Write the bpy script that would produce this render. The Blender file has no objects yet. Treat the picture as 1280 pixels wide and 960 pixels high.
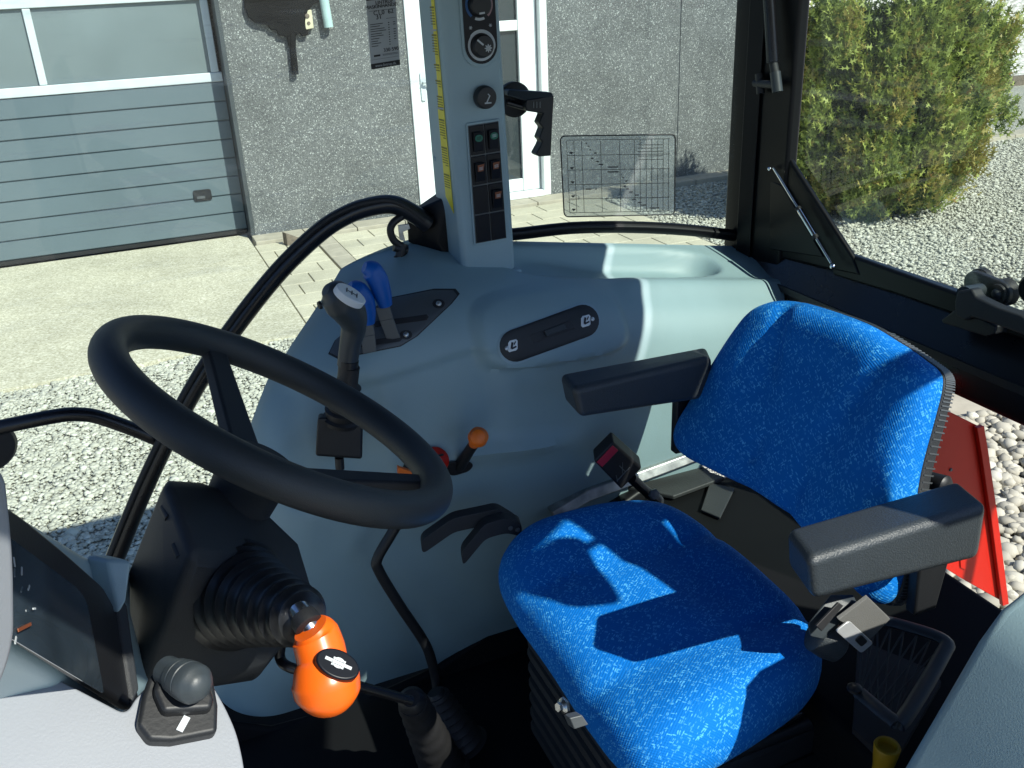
import bpy, bmesh, math, random
import numpy as np
from math import sin, cos, radians, pi, sqrt
from mathutils import Vector as V, Matrix
from mathutils.bvhtree import BVHTree
random.seed(4); rng = np.random.default_rng(4)
S = bpy.context.scene
COL = S.collection

# ------------------------------------------------------------------ camera
CAM = V((0, 0, 1.42)); FPX = 1150.0
pitch, roll, yaw = radians(24), radians(2.7), radians(22)
FW = V((sin(yaw)*cos(pitch), cos(yaw)*cos(pitch), -sin(pitch)))
_r = V((cos(yaw), -sin(yaw), 0)); _u = _r.cross(FW)
RT = _r*cos(roll) - _u*sin(roll); UP = _r*sin(roll) + _u*cos(roll)
cd = bpy.data.cameras.new('camera'); cam = bpy.data.objects.new('camera', cd); COL.objects.link(cam)
cd.sensor_width = 36; cd.lens = FPX/1280*36; cd.clip_start = .02; cd.clip_end = 500
m = Matrix((RT, UP, -FW)).transposed().to_4x4(); m.translation = CAM; cam.matrix_world = m
S.camera = cam
def ray(px, py): return FW + RT*((px-640)/FPX) - UP*((py-480)/FPX)
def Y(px, py, y): d = ray(px, py); return CAM + d*((y-CAM.y)/d.y)      # measured point on the plane y = const
def X(px, py, x): d = ray(px, py); return CAM + d*((x-CAM.x)/d.x)
def Z(px, py, z): d = ray(px, py); return CAM + d*((z-CAM.z)/d.z)
def PL(px, py, p0, n): d = ray(px, py); return CAM + d*((p0-CAM).dot(n)/d.dot(n))

# ------------------------------------------------------------------ materials
def nodes(name):
    mt = bpy.data.materials.new(name); mt.use_nodes = True
    nt = mt.node_tree; return mt, nt, nt.nodes['Principled BSDF']
def link(nt, a, b): nt.links.new(a, b)
def mat(name, col, rough=.5, metal=0, var=.12, vscale=8, bump=0, bscale=300, spec=.5, coat=0, rvar=.1):
    mt, nt, b = nodes(name)
    tc = nt.nodes.new('ShaderNodeTexCoord')
    n = nt.nodes.new('ShaderNodeTexNoise'); n.inputs['Scale'].default_value = vscale; n.inputs['Detail'].default_value = 6
    link(nt, tc.outputs['Object'], n.inputs['Vector'])
    r = nt.nodes.new('ShaderNodeValToRGB')
    r.color_ramp.elements[0].position = .3; r.color_ramp.elements[1].position = .7
    r.color_ramp.elements[0].color = [c*(1-var) for c in col]+[1]; r.color_ramp.elements[1].color = [min(1, c*(1+var)) for c in col]+[1]
    link(nt, n.outputs['Fac'], r.inputs['Fac']); link(nt, r.outputs['Color'], b.inputs['Base Color'])
    mr = nt.nodes.new('ShaderNodeMapRange'); mr.inputs['To Min'].default_value = max(.02, rough-rvar); mr.inputs['To Max'].default_value = min(1, rough+rvar)
    link(nt, n.outputs['Fac'], mr.inputs['Value']); link(nt, mr.outputs['Result'], b.inputs['Roughness'])
    b.inputs['Metallic'].default_value = metal; b.inputs['Specular IOR Level'].default_value = spec; b.inputs['Coat Weight'].default_value = coat
    if bump:
        n2 = nt.nodes.new('ShaderNodeTexNoise'); n2.inputs['Scale'].default_value = bscale; n2.inputs['Detail'].default_value = 3
        link(nt, tc.outputs['Object'], n2.inputs['Vector'])
        bp = nt.nodes.new('ShaderNodeBump'); bp.inputs['Strength'].default_value = bump; bp.inputs['Distance'].default_value = .002
        link(nt, n2.outputs['Fac'], bp.inputs['Height']); link(nt, bp.outputs['Normal'], b.inputs['Normal'])
    return mt
M = {}
M['console'] = mat('console_plastic', (.265, .38, .405), .48, var=.075, vscale=5, bump=.12, bscale=500)
M['pillar'] = mat('pillar_plastic', (.29, .405, .45), .45, var=.04, bump=.12, bscale=500)
M['dash'] = mat('dash_plastic', (.25, .265, .29), .45, var=.04, vscale=6, bump=.1, bscale=500)
M['black'] = mat('black_plastic', (.010, .011, .013), .5, bump=.1)
M['mattblack'] = mat('matt_black_plastic', (.019, .022, .026), .62, bump=.3, bscale=900)
M['paint'] = mat('black_gloss_paint', (.008, .008, .010), .28, var=.2, bump=.03, bscale=120)
M['frame'] = mat('black_frame_paint', (.005, .0055, .007), .38, spec=.22, bump=.03, bscale=120)
M['rubber'] = mat('rubber', (.012, .012, .013), .6, var=.25)
M['wheel'] = mat('wheel_polyurethane', (.024, .029, .032), .52, var=.12, bump=.25, bscale=900)
M['arm'] = mat('armrest_vinyl', (.034, .041, .046), .42, bump=.5, bscale=420, rvar=.06)
M['grey'] = mat('grey_grip', (.036, .045, .051), .45, bump=.1)
M['blade'] = mat('painted_steel_blade', (.11, .12, .125), .5, metal=.2)
M['blue'] = mat('blue_grip', (.003, .10, .42), .4, var=.08)
M['orange'] = mat('orange_plastic', (.85, .13, .008), .32, var=.06, vscale=20)
M['orange_dull'] = mat('orange_knob', (.75, .15, .008), .45, var=.08)
M['red'] = mat('red_paint', (.52, .014, .005), .42, var=.1, vscale=3, spec=.3)
M['redbtn'] = mat('red_button', (.45, .02, .05), .4)
M['yellow'] = mat('yellow_plastic', (.50, .27, .008), .5)
M['label_yellow'] = mat('yellow_label', (.72, .62, .03), .4, var=.08, vscale=12)
M['white'] = mat('white_paint', (.78, .80, .80), .4, var=.04)
M['ink'] = mat('dark_ink', (.015, .015, .017), .6)
M['ink_olive'] = mat('olive_ink', (.22, .2, .03), .6)
M['paper'] = mat('paper', (.42, .44, .46), .8, var=.05)
M['lightgrey'] = mat('light_grey_print', (.5, .53, .55), .6)
M['steel'] = mat('bright_steel', (.62, .63, .64), .25, metal=1)
M['chrome'] = mat('chrome_rod', (.85, .86, .88), .08, metal=1)
M['alu'] = mat('scuffed_aluminium', (.5, .51, .5), .4, metal=1, var=.3, vscale=40)
M['green'] = mat('green_symbol', (.01, .14, .09), .5)
M['orange_sym'] = mat('orange_symbol', (.22, .06, .02), .5)
M['switch'] = mat('switch_plastic', (.004, .006, .011), .35, spec=.25)
M['deckblack'] = mat('dull_black_deck', (.006, .007, .008), .75, spec=.15)
M['boot'] = mat('boot_rubber', (.014, .015, .017), .36, var=.2)
M['mat'] = mat('floor_rubber', (.010, .011, .012), .7, bump=.5, bscale=200)
M['belt'] = mat('belt_webbing', (.12, .12, .115), .75, bump=.4, bscale=700)
M['garage'] = mat('garage_panel', (.11, .148, .168), .5, var=.05, vscale=2)
M['doorwhite'] = mat('white_door_paint', (.76, .79, .78), .4, var=.04)
M['alframe'] = mat('white_aluminium_frame', (.58, .64, .66), .4, var=.04)
M['darkjamb'] = mat('dark_steel_jamb', (.05, .06, .065), .5)
M['concrete'] = mat('smooth_concrete', (.42, .38, .30), .85, var=.12, vscale=9, bump=.4, bscale=60)
M['wood'] = mat('weathered_timber', (.16, .13, .10), .8, var=.3, vscale=30)
M['pipe'] = mat('pale_blue_pipe', (.42, .58, .56), .4)
M['box_beige'] = mat('beige_box', (.6, .55, .38), .5)
M['bark'] = mat('bark', (.08, .055, .04), .9, var=.4, vscale=20, bump=.6, bscale=40)

def fabric():
    mt, nt, b = nodes('blue_woven_fabric'); N = nt.nodes.new
    tc = N('ShaderNodeTexCoord'); out = None
    for ang, sx, sy, th in ((38, 130, 420, .86), (-52, 130, 420, .88), (38, 200, 560, .90)):
        mp = N('ShaderNodeMapping'); mp.vector_type = 'TEXTURE'; mp.inputs['Rotation'].default_value = (0, 0, radians(ang))
        link(nt, tc.outputs['UV'], mp.inputs['Vector'])
        m2 = N('ShaderNodeMapping'); m2.inputs['Scale'].default_value = (sx, sy, 1); m2.inputs['Location'].default_value = (ang*.37, sx*.11, 0); link(nt, mp.outputs['Vector'], m2.inputs['Vector'])
        v = N('ShaderNodeTexVoronoi'); v.voronoi_dimensions = '2D'; v.inputs['Scale'].default_value = 1; v.inputs['Randomness'].default_value = .8; link(nt, m2.outputs['Vector'], v.inputs['Vector'])
        sp = N('ShaderNodeSeparateColor'); link(nt, v.outputs['Color'], sp.inputs[0])
        g = N('ShaderNodeMath'); g.operation = 'GREATER_THAN'; g.inputs[1].default_value = th; link(nt, sp.outputs[0], g.inputs[0])
        l = N('ShaderNodeMapRange'); l.inputs['From Min'].default_value = .52; l.inputs['From Max'].default_value = .25; link(nt, v.outputs['Distance'], l.inputs['Value'])
        k = N('ShaderNodeMath'); k.operation = 'MULTIPLY'; link(nt, g.outputs[0], k.inputs[0]); link(nt, l.outputs['Result'], k.inputs[1])
        if out is None: out = k.outputs[0]
        else:
            mx = N('ShaderNodeMath'); mx.operation = 'MAXIMUM'; link(nt, out, mx.inputs[0]); link(nt, k.outputs[0], mx.inputs[1]); out = mx.outputs[0]
    n3 = N('ShaderNodeTexNoise'); n3.inputs['Scale'].default_value = 45; link(nt, tc.outputs['UV'], n3.inputs['Vector'])
    mr = N('ShaderNodeMapRange'); mr.inputs['From Min'].default_value = .35; mr.inputs['From Max'].default_value = .65; mr.inputs['To Min'].default_value = .25; mr.inputs['To Max'].default_value = .95; link(nt, n3.outputs['Fac'], mr.inputs['Value'])
    ml = N('ShaderNodeMath'); ml.operation = 'MULTIPLY'; link(nt, out, ml.inputs[0]); link(nt, mr.outputs['Result'], ml.inputs[1])
    cm = N('ShaderNodeMix'); cm.data_type = 'RGBA'
    cm.inputs[6].default_value = (.003, .155, .55, 1); cm.inputs[7].default_value = (.10, .47, .86, 1)
    link(nt, ml.outputs[0], cm.inputs[0]); link(nt, cm.outputs[2], b.inputs['Base Color'])
    b.inputs['Roughness'].default_value = .8; b.inputs['Specular IOR Level'].default_value = .12
    b.inputs['Sheen Weight'].default_value = .06; b.inputs['Sheen Roughness'].default_value = .4; b.inputs['Sheen Tint'].default_value = (.2, .6, 1, 1)
    mp = N('ShaderNodeMapping'); mp.vector_type = 'TEXTURE'; mp.inputs['Rotation'].default_value = (0, 0, radians(38)); link(nt, tc.outputs['UV'], mp.inputs['Vector'])
    hs = []
    for dr in ('X', 'Y'):
        w = N('ShaderNodeTexWave'); w.bands_direction = dr; w.inputs['Scale'].default_value = 75; w.inputs['Distortion'].default_value = .25; w.inputs['Detail Scale'].default_value = 3; link(nt, mp.outputs['Vector'], w.inputs['Vector']); hs.append(w.outputs['Fac'])
    ad = N('ShaderNodeMath'); ad.operation = 'ADD'; link(nt, hs[0], ad.inputs[0]); link(nt, hs[1], ad.inputs[1])
    a2 = N('ShaderNodeMath'); a2.operation = 'ADD'; link(nt, ad.outputs[0], a2.inputs[0]); link(nt, out, a2.inputs[1])
    bp = N('ShaderNodeBump'); bp.inputs['Strength'].default_value = .22; bp.inputs['Distance'].default_value = .0015
    link(nt, a2.outputs[0], bp.inputs['Height']); link(nt, bp.outputs['Normal'], b.inputs['Normal'])
    return mt
M['fabric'] = fabric()

def glass(name, tint, gloss=1.0, smear=0, even=False):
    mt = bpy.data.materials.new(name); mt.use_nodes = True; nt = mt.node_tree; nt.nodes.clear()
    o = nt.nodes.new('ShaderNodeOutputMaterial'); tr = nt.nodes.new('ShaderNodeBsdfTransparent'); tr.inputs['Color'].default_value = (*tint, 1)
    g = nt.nodes.new('ShaderNodeBsdfGlossy'); g.inputs['Roughness'].default_value = .01
    lw = nt.nodes.new('ShaderNodeFresnel'); ge = nt.nodes.new('ShaderNodeNewGeometry'); io = nt.nodes.new('ShaderNodeMapRange'); io.inputs['To Min'].default_value = 1.5; io.inputs['To Max'].default_value = 1/1.5   # same reflection from either side of the pane
    link(nt, ge.outputs['Backfacing'], io.inputs['Value']); link(nt, io.outputs['Result'], lw.inputs['IOR'])
    mx = nt.nodes.new('ShaderNodeMixShader'); link(nt, tr.outputs[0], mx.inputs[1]); link(nt, g.outputs[0], mx.inputs[2])
    mu = nt.nodes.new('ShaderNodeMath'); mu.operation = 'MULTIPLY'; mu.inputs[1].default_value = gloss
    link(nt, lw.outputs[0], mu.inputs[0]); link(nt, mu.outputs[0], mx.inputs[0])
    fin = mx.outputs[0]
    if smear:
        tc = nt.nodes.new('ShaderNodeTexCoord'); mp = nt.nodes.new('ShaderNodeMapping'); mp.inputs['Scale'].default_value = (2.2, 1, 26); mp.inputs['Rotation'].default_value = (0, radians(-7), 0)
        link(nt, tc.outputs['Object'], mp.inputs['Vector'])
        n = nt.nodes.new('ShaderNodeTexNoise'); n.inputs['Scale'].default_value = 1.5; n.inputs['Detail'].default_value = 5
        link(nt, mp.outputs['Vector'], n.inputs['Vector'])
        r = nt.nodes.new('ShaderNodeValToRGB'); r.color_ramp.elements[0].position = .56; r.color_ramp.elements[1].position = .78
        r.color_ramp.elements[0].color = (.012, .012, .012, 1); r.color_ramp.elements[1].color = (smear, smear, smear, 1)
        if even: r.color_ramp.elements[0].color = (smear, smear, smear, 1)
        link(nt, n.outputs['Fac'], r.inputs['Fac'])
        df = nt.nodes.new('ShaderNodeBsdfTranslucent'); df.inputs['Color'].default_value = (.8, .85, .85, 1)
        df2 = nt.nodes.new('ShaderNodeBsdfDiffuse'); df2.inputs['Color'].default_value = (.8, .85, .85, 1)
        da = nt.nodes.new('ShaderNodeMixShader'); link(nt, df.outputs[0], da.inputs[1]); link(nt, df2.outputs[0], da.inputs[2])
        m2 = nt.nodes.new('ShaderNodeMixShader'); link(nt, r.outputs[0], m2.inputs[0]); link(nt, fin, m2.inputs[1]); link(nt, da.outputs[0], m2.inputs[2]); fin = m2.outputs[0]
    link(nt, fin, o.inputs['Surface'])
    return mt
M['glass'] = glass('tinted_cab_glass', (.84, .93, .90), smear=.07)
M['rearglass'] = glass('rear_cab_glass', (.86, .94, .89), gloss=1.3, smear=.07)
M['doorglass'] = glass('door_cab_glass', (.85, .94, .91), smear=.38)
M['film'] = glass('decal_film', (.80, .82, .83), .3, smear=.16, even=True)
def pane_mat():
    mt, nt, b = nodes('dark_window_pane'); b.inputs['Base Color'].default_value = (.03, .04, .045, 1); b.inputs['Roughness'].default_value = .08; b.inputs['Specular IOR Level'].default_value = .8
    return mt
M['pane'] = pane_mat()
M['milky'] = mat('milky_window_pane', (.17, .21, .22), .18, var=.12, vscale=1.2)

def speckle(name, cols, scale, rough=.85, bump=.6, dist=.01, big=.15):
    mt, nt, b = nodes(name); tc = nt.nodes.new('ShaderNodeTexCoord')
    v = nt.nodes.new('ShaderNodeTexVoronoi'); v.inputs['Scale'].default_value = scale; v.inputs['Randomness'].default_value = 1
    link(nt, tc.outputs['Object'], v.inputs['Vector'])
    sep = nt.nodes.new('ShaderNodeSeparateColor'); link(nt, v.outputs['Color'], sep.inputs[0])
    r = nt.nodes.new('ShaderNodeValToRGB'); el = r.color_ramp.elements
    while len(el) < len(cols): el.new(.5)
    for e, (p, c) in zip(el, cols): e.position = p; e.color = (*c, 1)
    link(nt, sep.outputs[0], r.inputs['Fac'])
    n = nt.nodes.new('ShaderNodeTexNoise'); n.inputs['Scale'].default_value = 1.3; n.inputs['Detail'].default_value = 8; n.inputs['Roughness'].default_value = .65
    link(nt, tc.outputs['Object'], n.inputs['Vector'])
    mr = nt.nodes.new('ShaderNodeMapRange'); mr.inputs['From Min'].default_value = .3; mr.inputs['From Max'].default_value = .7
    mr.inputs['To Min'].default_value = 1-big; mr.inputs['To Max'].default_value = 1+big; link(nt, n.outputs['Fac'], mr.inputs['Value'])
    mx = nt.nodes.new('ShaderNodeVectorMath'); mx.operation = 'SCALE'; link(nt, r.outputs['Color'], mx.inputs[0]); link(nt, mr.outputs['Result'], mx.inputs['Scale'])
    link(nt, mx.outputs[0], b.inputs['Base Color'])
    b.inputs['Roughness'].default_value = rough
    bp = nt.nodes.new('ShaderNodeBump'); bp.inputs['Strength'].default_value = bump; bp.inputs['Distance'].default_value = dist; bp.invert = True
    link(nt, v.outputs['Distance'], bp.inputs['Height']); link(nt, bp.outputs['Normal'], b.inputs['Normal'])
    return mt
M['aggregate'] = speckle('exposed_aggregate_wall', [(0, (.075, .08, .085)), (.35, (.115, .12, .12)), (.7, (.145, .152, .15)), (.9, (.19, .20, .19)), (1, (.45, .47, .45))], 120, bump=.25, dist=.008, big=.24)
M['apron'] = speckle('aggregate_concrete', [(0, (.38, .35, .25)), (.4, (.52, .485, .36)), (.8, (.60, .56, .43)), (1, (.72, .68, .56))], 85, bump=.25, dist=.004)
M['gravelbase'] = speckle('gravel_bed', [(0, (.36, .35, .29)), (.5, (.47, .46, .385)), (.85, (.56, .55, .47)), (1, (.66, .65, .57))], 70, bump=1, dist=.02)
M['paver'] = speckle('paving_stone', [(0, (.46, .42, .31)), (.5, (.54, .50, .37)), (1, (.62, .58, .46))], 220, bump=.15, dist=.003, big=.2)
M['palegravel'] = speckle('pale_gravel', [(0, (.35, .33, .29)), (.5, (.55, .53, .48)), (1, (.72, .70, .66))], 14, bump=.8, dist=.03)

def attr_mat(name, ramp, rough=.8, trans=0, bump=0):
    mt, nt, b = nodes(name); a = nt.nodes.new('ShaderNodeAttribute'); a.attribute_name = 'tone'
    r = nt.nodes.new('ShaderNodeValToRGB'); el = r.color_ramp.elements
    while len(el) < len(ramp): el.new(.5)
    for e, (p, c) in zip(el, ramp): e.position = p; e.color = (*c, 1)
    link(nt, a.outputs['Fac'], r.inputs['Fac']); link(nt, r.outputs['Color'], b.inputs['Base Color']); b.inputs['Roughness'].default_value = rough
    if trans:
        o = nt.nodes['Material Output']; t = nt.nodes.new('ShaderNodeBsdfTranslucent'); link(nt, r.outputs['Color'], t.inputs['Color'])
        mx = nt.nodes.new('ShaderNodeMixShader'); mx.inputs[0].default_value = trans; link(nt, b.outputs[0], mx.inputs[1]); link(nt, t.outputs[0], mx.inputs[2]); link(nt, mx.outputs[0], o.inputs['Surface'])
    return mt
M['stone'] = attr_mat('gravel_stone', [(0, (.29, .28, .23)), (.3, (.42, .41, .34)), (.75, (.52, .51, .425)), (1, (.66, .65, .56))], .85)
M['cobble'] = attr_mat('cobble_stone', [(0, (.22, .20, .16)), (.3, (.36, .335, .27)), (.75, (.46, .43, .35)), (1, (.58, .56, .48))], .85)
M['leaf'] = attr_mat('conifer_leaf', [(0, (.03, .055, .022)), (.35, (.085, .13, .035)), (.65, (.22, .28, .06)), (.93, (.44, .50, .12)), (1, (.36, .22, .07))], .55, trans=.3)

# ------------------------------------------------------------------ object helpers
def tag(o, label=None, cat=None, group=None, kind=None):
    if label: o['label'] = label
    if cat: o['category'] = cat
    if group: o['group'] = group
    if kind: o['kind'] = kind
    return o
def thing(name, label, cat, loc=(0, 0, 0), group=None):
    o = bpy.data.objects.new(name, None); o.empty_display_size = .05; COL.objects.link(o); o.location = loc
    return tag(o, label, cat, group)
def chain_loc(p):
    v = V((0, 0, 0))
    while p is not None: v = v + p.location; p = p.parent
    return v
def obj(name, vs, fs, mt, parent=None, bevel=0, seg=3, smooth=True, ang=42, uv=None):
    me = bpy.data.meshes.new(name)
    off = chain_loc(parent)
    me.from_pydata([tuple(V(v)-off) for v in vs], [], fs); me.validate(); me.update()
    bm = bmesh.new(); bm.from_mesh(me); bmesh.ops.recalc_face_normals(bm, faces=bm.faces); bm.to_mesh(me); bm.free()
    me.materials.append(M[mt] if isinstance(mt, str) else mt)
    if uv is not None:
        l = me.uv_layers.new(name='uv')
        for lp in me.loops: l.data[lp.index].uv = uv[lp.vertex_index]
    o = bpy.data.objects.new(name, me); COL.objects.link(o)
    if parent is not None: o.parent = parent
    if smooth:
        me.polygons.foreach_set('use_smooth', [True]*len(me.polygons))
        if not bevel: me.set_sharp_from_angle(angle=radians(ang))
    if bevel:
        md = o.modifiers.new('bevel', 'BEVEL'); md.width = bevel; md.segments = seg; md.limit_method = 'ANGLE'; md.angle_limit = radians(30)
        md.harden_normals = True
    return o
class MB:
    """collects geometry for ONE mesh object"""
    def __init__(s): s.v = []; s.f = []
    def add(s, vs, fs):
        n = len(s.v); s.v += [V(v) for v in vs]; s.f += [[i+n for i in f] for f in fs]; return s
    def build(s, name, mt, parent=None, **k): return obj(name, s.v, s.f, mt, parent, **k)
def g_prism(poly, off):
    n = len(poly); off = V(off); vs = [V(p) for p in poly]+[V(p)+off for p in poly]
    fs = [list(range(n)), list(range(2*n-1, n-1, -1))]+[[i, (i+1) % n, n+(i+1) % n, n+i] for i in range(n)]
    return vs, fs
def g_box(a, b):
    a = V(a); b = V(b)
    return g_prism([(a.x, a.y, a.z), (b.x, a.y, a.z), (b.x, b.y, a.z), (a.x, b.y, a.z)], (0, 0, b.z-a.z))
def frame(d):
    d = V(d).normalized(); a = V((0, 0, 1)) if abs(d.z) < .9 else V((1, 0, 0))
    e = a.cross(d).normalized(); return d, e, d.cross(e)
def smoothpath(pts, k=8, closed=False):
    pts = [V(p) for p in pts]; n = len(pts); out = []
    rngi = range(n if closed else n-1)
    for i in rngi:
        p1, p2 = pts[i], pts[(i+1) % n]
        p0 = pts[i-1] if (closed or i > 0) else p1*2-p2
        p3 = pts[(i+2) % n] if (closed or i+2 < n) else p2*2-p1
        for j in range(k):
            t = j/k
            out.append(.5*((2*p1)+(p2-p0)*t+(2*p0-5*p1+4*p2-p3)*t*t+(3*p1-p0-3*p2+p3)*t**3))
    if not closed: out.append(pts[-1])
    return out
def lerp_list(r, n):
    if not isinstance(r, (list, tuple)): return [r]*n
    return [float(np.interp(i/(n-1), np.linspace(0, 1, len(r)), r)) for i in range(n)]
def g_tube(path, r, seg=16, closed=False, flat=1.0, up=None, capped=True):
    path = [V(p) for p in path]; n = len(path); R = lerp_list(r, n); vs = []; fs = []
    prev = None
    for i, p in enumerate(path):
        if closed: d = path[(i+1) % n]-path[i-1]
        else: d = path[min(i+1, n-1)]-path[max(i-1, 0)]
        d.normalize()
        if prev is None:
            e = V(up) if up is not None else frame(d)[1]
        else: e = prev
        e = (e-d*e.dot(d)).normalized(); prev = e; b = d.cross(e)
        for j in range(seg):
            t = 2*pi*j/seg; vs.append(p+e*(R[i]*cos(t))+b*(R[i]*flat*sin(t)))
    for i in range(n if closed else n-1):
        k = (i+1) % n
        for j in range(seg): fs.append([i*seg+j, i*seg+(j+1) % seg, k*seg+(j+1) % seg, k*seg+j])
    if capped and not closed: fs += [list(range(seg-1, -1, -1)), list(range((n-1)*seg, n*seg))]
    return vs, fs
def g_lathe(p, d, prof, seg=32, sx=1.0):
    """prof: list of (distance along d, radius)"""
    d, e, b = frame(d); p = V(p); vs = []; fs = []
    for h, r in prof:
        for j in range(seg):
            t = 2*pi*j/seg; vs.append(p+d*h+e*(r*cos(t)*sx)+b*(r*sin(t)))
    n = len(prof)
    for i in range(n-1):
        for j in range(seg): fs.append([i*seg+j, i*seg+(j+1) % seg, (i+1)*seg+(j+1) % seg, (i+1)*seg+j])
    fs += [list(range(seg-1, -1, -1)), list(range((n-1)*seg, n*seg))]
    return vs, fs
def g_ball(p, r, seg=20, sc=(1, 1, 1)):
    vs = []; fs = []; n = seg//2
    for i in range(n+1):
        a = pi*i/n
        for j in range(seg):
            t = 2*pi*j/seg; vs.append(V(p)+V((r*sin(a)*cos(t)*sc[0], r*sin(a)*sin(t)*sc[1], r*cos(a)*sc[2])))
    for i in range(n):
        for j in range(seg): fs.append([i*seg+j, i*seg+(j+1) % seg, (i+1)*seg+(j+1) % seg, (i+1)*seg+j])
    return vs, fs
def hull(name, pts, mt, parent=None, bevel=.008, seg=3):
    bm = bmesh.new()
    for p in pts: bm.verts.new(p)
    bmesh.ops.convex_hull(bm, input=bm.verts)
    bmesh.ops.delete(bm, geom=[v for v in bm.verts if not v.link_faces], context='VERTS')
    bmesh.ops.dissolve_limit(bm, angle_limit=radians(4), verts=bm.verts, edges=bm.edges)
    bm.verts.index_update()
    vs = [v.co.copy() for v in bm.verts]; fs = [[v.index for v in f.verts] for f in bm.faces]; bm.free()
    return obj(name, vs, fs, mt, parent, bevel=bevel, seg=seg)
def roundpoly(pts, r, k=5):
    """round the corners of a closed planar polygon"""
    pts = [V(p) for p in pts]; n = len(pts); out = []
    for i in range(n):
        a, b, c = pts[i-1], pts[i], pts[(i+1) % n]
        d1 = a-b; d2 = c-b; q = min(r, d1.length*.45, d2.length*.45)
        p1 = b+d1.normalized()*q; p2 = b+d2.normalized()*q
        for j in range(k+1):
            t = j/k; out.append(p1*(1-t)**2+b*(2*t*(1-t))+p2*t*t)
    return out
def text(name, s, size, p, ex, ey, mt, parent=None, align='CENTER', depth=.0004):
    cu = bpy.data.curves.new(name, 'FONT'); cu.body = s; cu.size = size; cu.align_x = align; cu.align_y = 'CENTER'; cu.extrude = depth
    to = bpy.data.objects.new('tmp', cu); COL.objects.link(to)
    bpy.context.view_layer.update()
    me = bpy.data.meshes.new_from_object(to.evaluated_get(bpy.context.evaluated_depsgraph_get()))
    bpy.data.objects.remove(to); bpy.data.curves.remove(cu)
    ex = V(ex).normalized(); ey = V(ey); ey = (ey-ex*ey.dot(ex)).normalized(); ez = ex.cross(ey)
    mx = Matrix((ex, ey, ez)).transposed().to_4x4(); mx.translation = V(p)-chain_loc(parent); me.transform(mx)
    me.materials.clear(); me.materials.append(M[mt]); me.name = name
    o = bpy.data.objects.new(name, me); COL.objects.link(o)
    if parent is not None: o.parent = parent
    return o
def pad(name, outline, rings, mt, parent, to_world, mod=None, uvs=None):
    """soft upholstered pad: outline [(a,b)] in local plane, rings [(scale, height)] from the top centre over the rim to the underside"""
    n = len(outline); cx = sum(p[0] for p in outline)/n; cy = sum(p[1] for p in outline)/n
    vs = []; fs = []; uv = []
    for k, h in rings:
        for a, b in outline:
            q = (cx+(a-cx)*k, cy+(b-cy)*k); hh = h+(mod(q[0], q[1], k)*max(0, 1+h/.105) if mod else 0)
            vs.append(to_world(q[0], q[1], hh)); L_ = sqrt((a-cx)**2+(b-cy)**2); uv.append((q[0]-h*(a-cx)/L_, q[1]-h*(b-cy)/L_))
    c = len(vs); vs.append(to_world(cx, cy, rings[0][1]+(mod(cx, cy, 0) if mod else 0))); uv.append((cx, cy))
    for j in range(n): fs.append([c, j, (j+1) % n])
    for i in range(len(rings)-1):
        for j in range(n): fs.append([i*n+j, (i+1)*n+j, (i+1)*n+(j+1) % n, i*n+(j+1) % n])
    fs.append([(len(rings)-1)*n+j for j in range(n)])
    return obj(name, vs, fs, mt, parent, ang=70, uv=uv)
def hit_fn(o):
    dg = bpy.context.evaluated_depsgraph_get(); bpy.context.view_layer.update()
    me = o.data; off = chain_loc(o.parent)
    bvh = BVHTree.FromPolygons([v.co+off for v in me.vertices], [list(p.vertices) for p in me.polygons])
    def h(px, py):
        p, n, i, d = bvh.ray_cast(CAM, ray(px, py).normalized())
        if p is None: return Y(px, py, 1.5), V((0, -.8, .6))
        if n.dot(ray(px, py)) > 0: n = -n
        return p, n
    return h
def g_strip(a, b, w, n, t=.0006):
    """thin printed strip from a to b of width w lying on a surface with normal n"""
    a = V(a); b = V(b); n = V(n).normalized(); s = (b-a).cross(n).normalized()*(w/2)
    return g_prism([a-s, b-s, b+s, a+s], n*t)
sm = lambda t: max(0, min(1, t))**2*(3-2*max(0, min(1, t)))

exec_parts = []
# ================================================================== OUTSIDE: ground, workshop, tree
GZ = -.85
def sheet(name, x0, y0, x1, y1, z, mt, thick=0, kind='structure', bevel=0):
    if thick: vs, fs = g_box((x0, y0, z-thick), (x1, y1, z))
    else: vs, fs = [(x0, y0, z), (x1, y0, z), (x1, y1, z), (x0, y1, z)], [[0, 1, 2, 3]]
    return tag(obj(name, vs, fs, mt, smooth=False, bevel=bevel), kind=kind)
sheet('ground', -150, -150, 150, 150, GZ-.03, 'gravelbase')
# ragged front edge of the aggregate concrete apron
ed = [(-9+i*.25, 6.24+.02*sin(i*2.1)+.015*sin(i*5.3)+(-9+i*.25)*.012) for i in range(41)]
vs, fs = g_prism([(x, y, GZ) for x, y in ed]+[(1.0, 9.2, GZ), (1.0, 9.40, GZ), (-9, 9.40, GZ)], (0, 0, -.1))
tag(obj('concrete_apron', vs, fs, 'apron', smooth=False), kind='structure')

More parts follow.
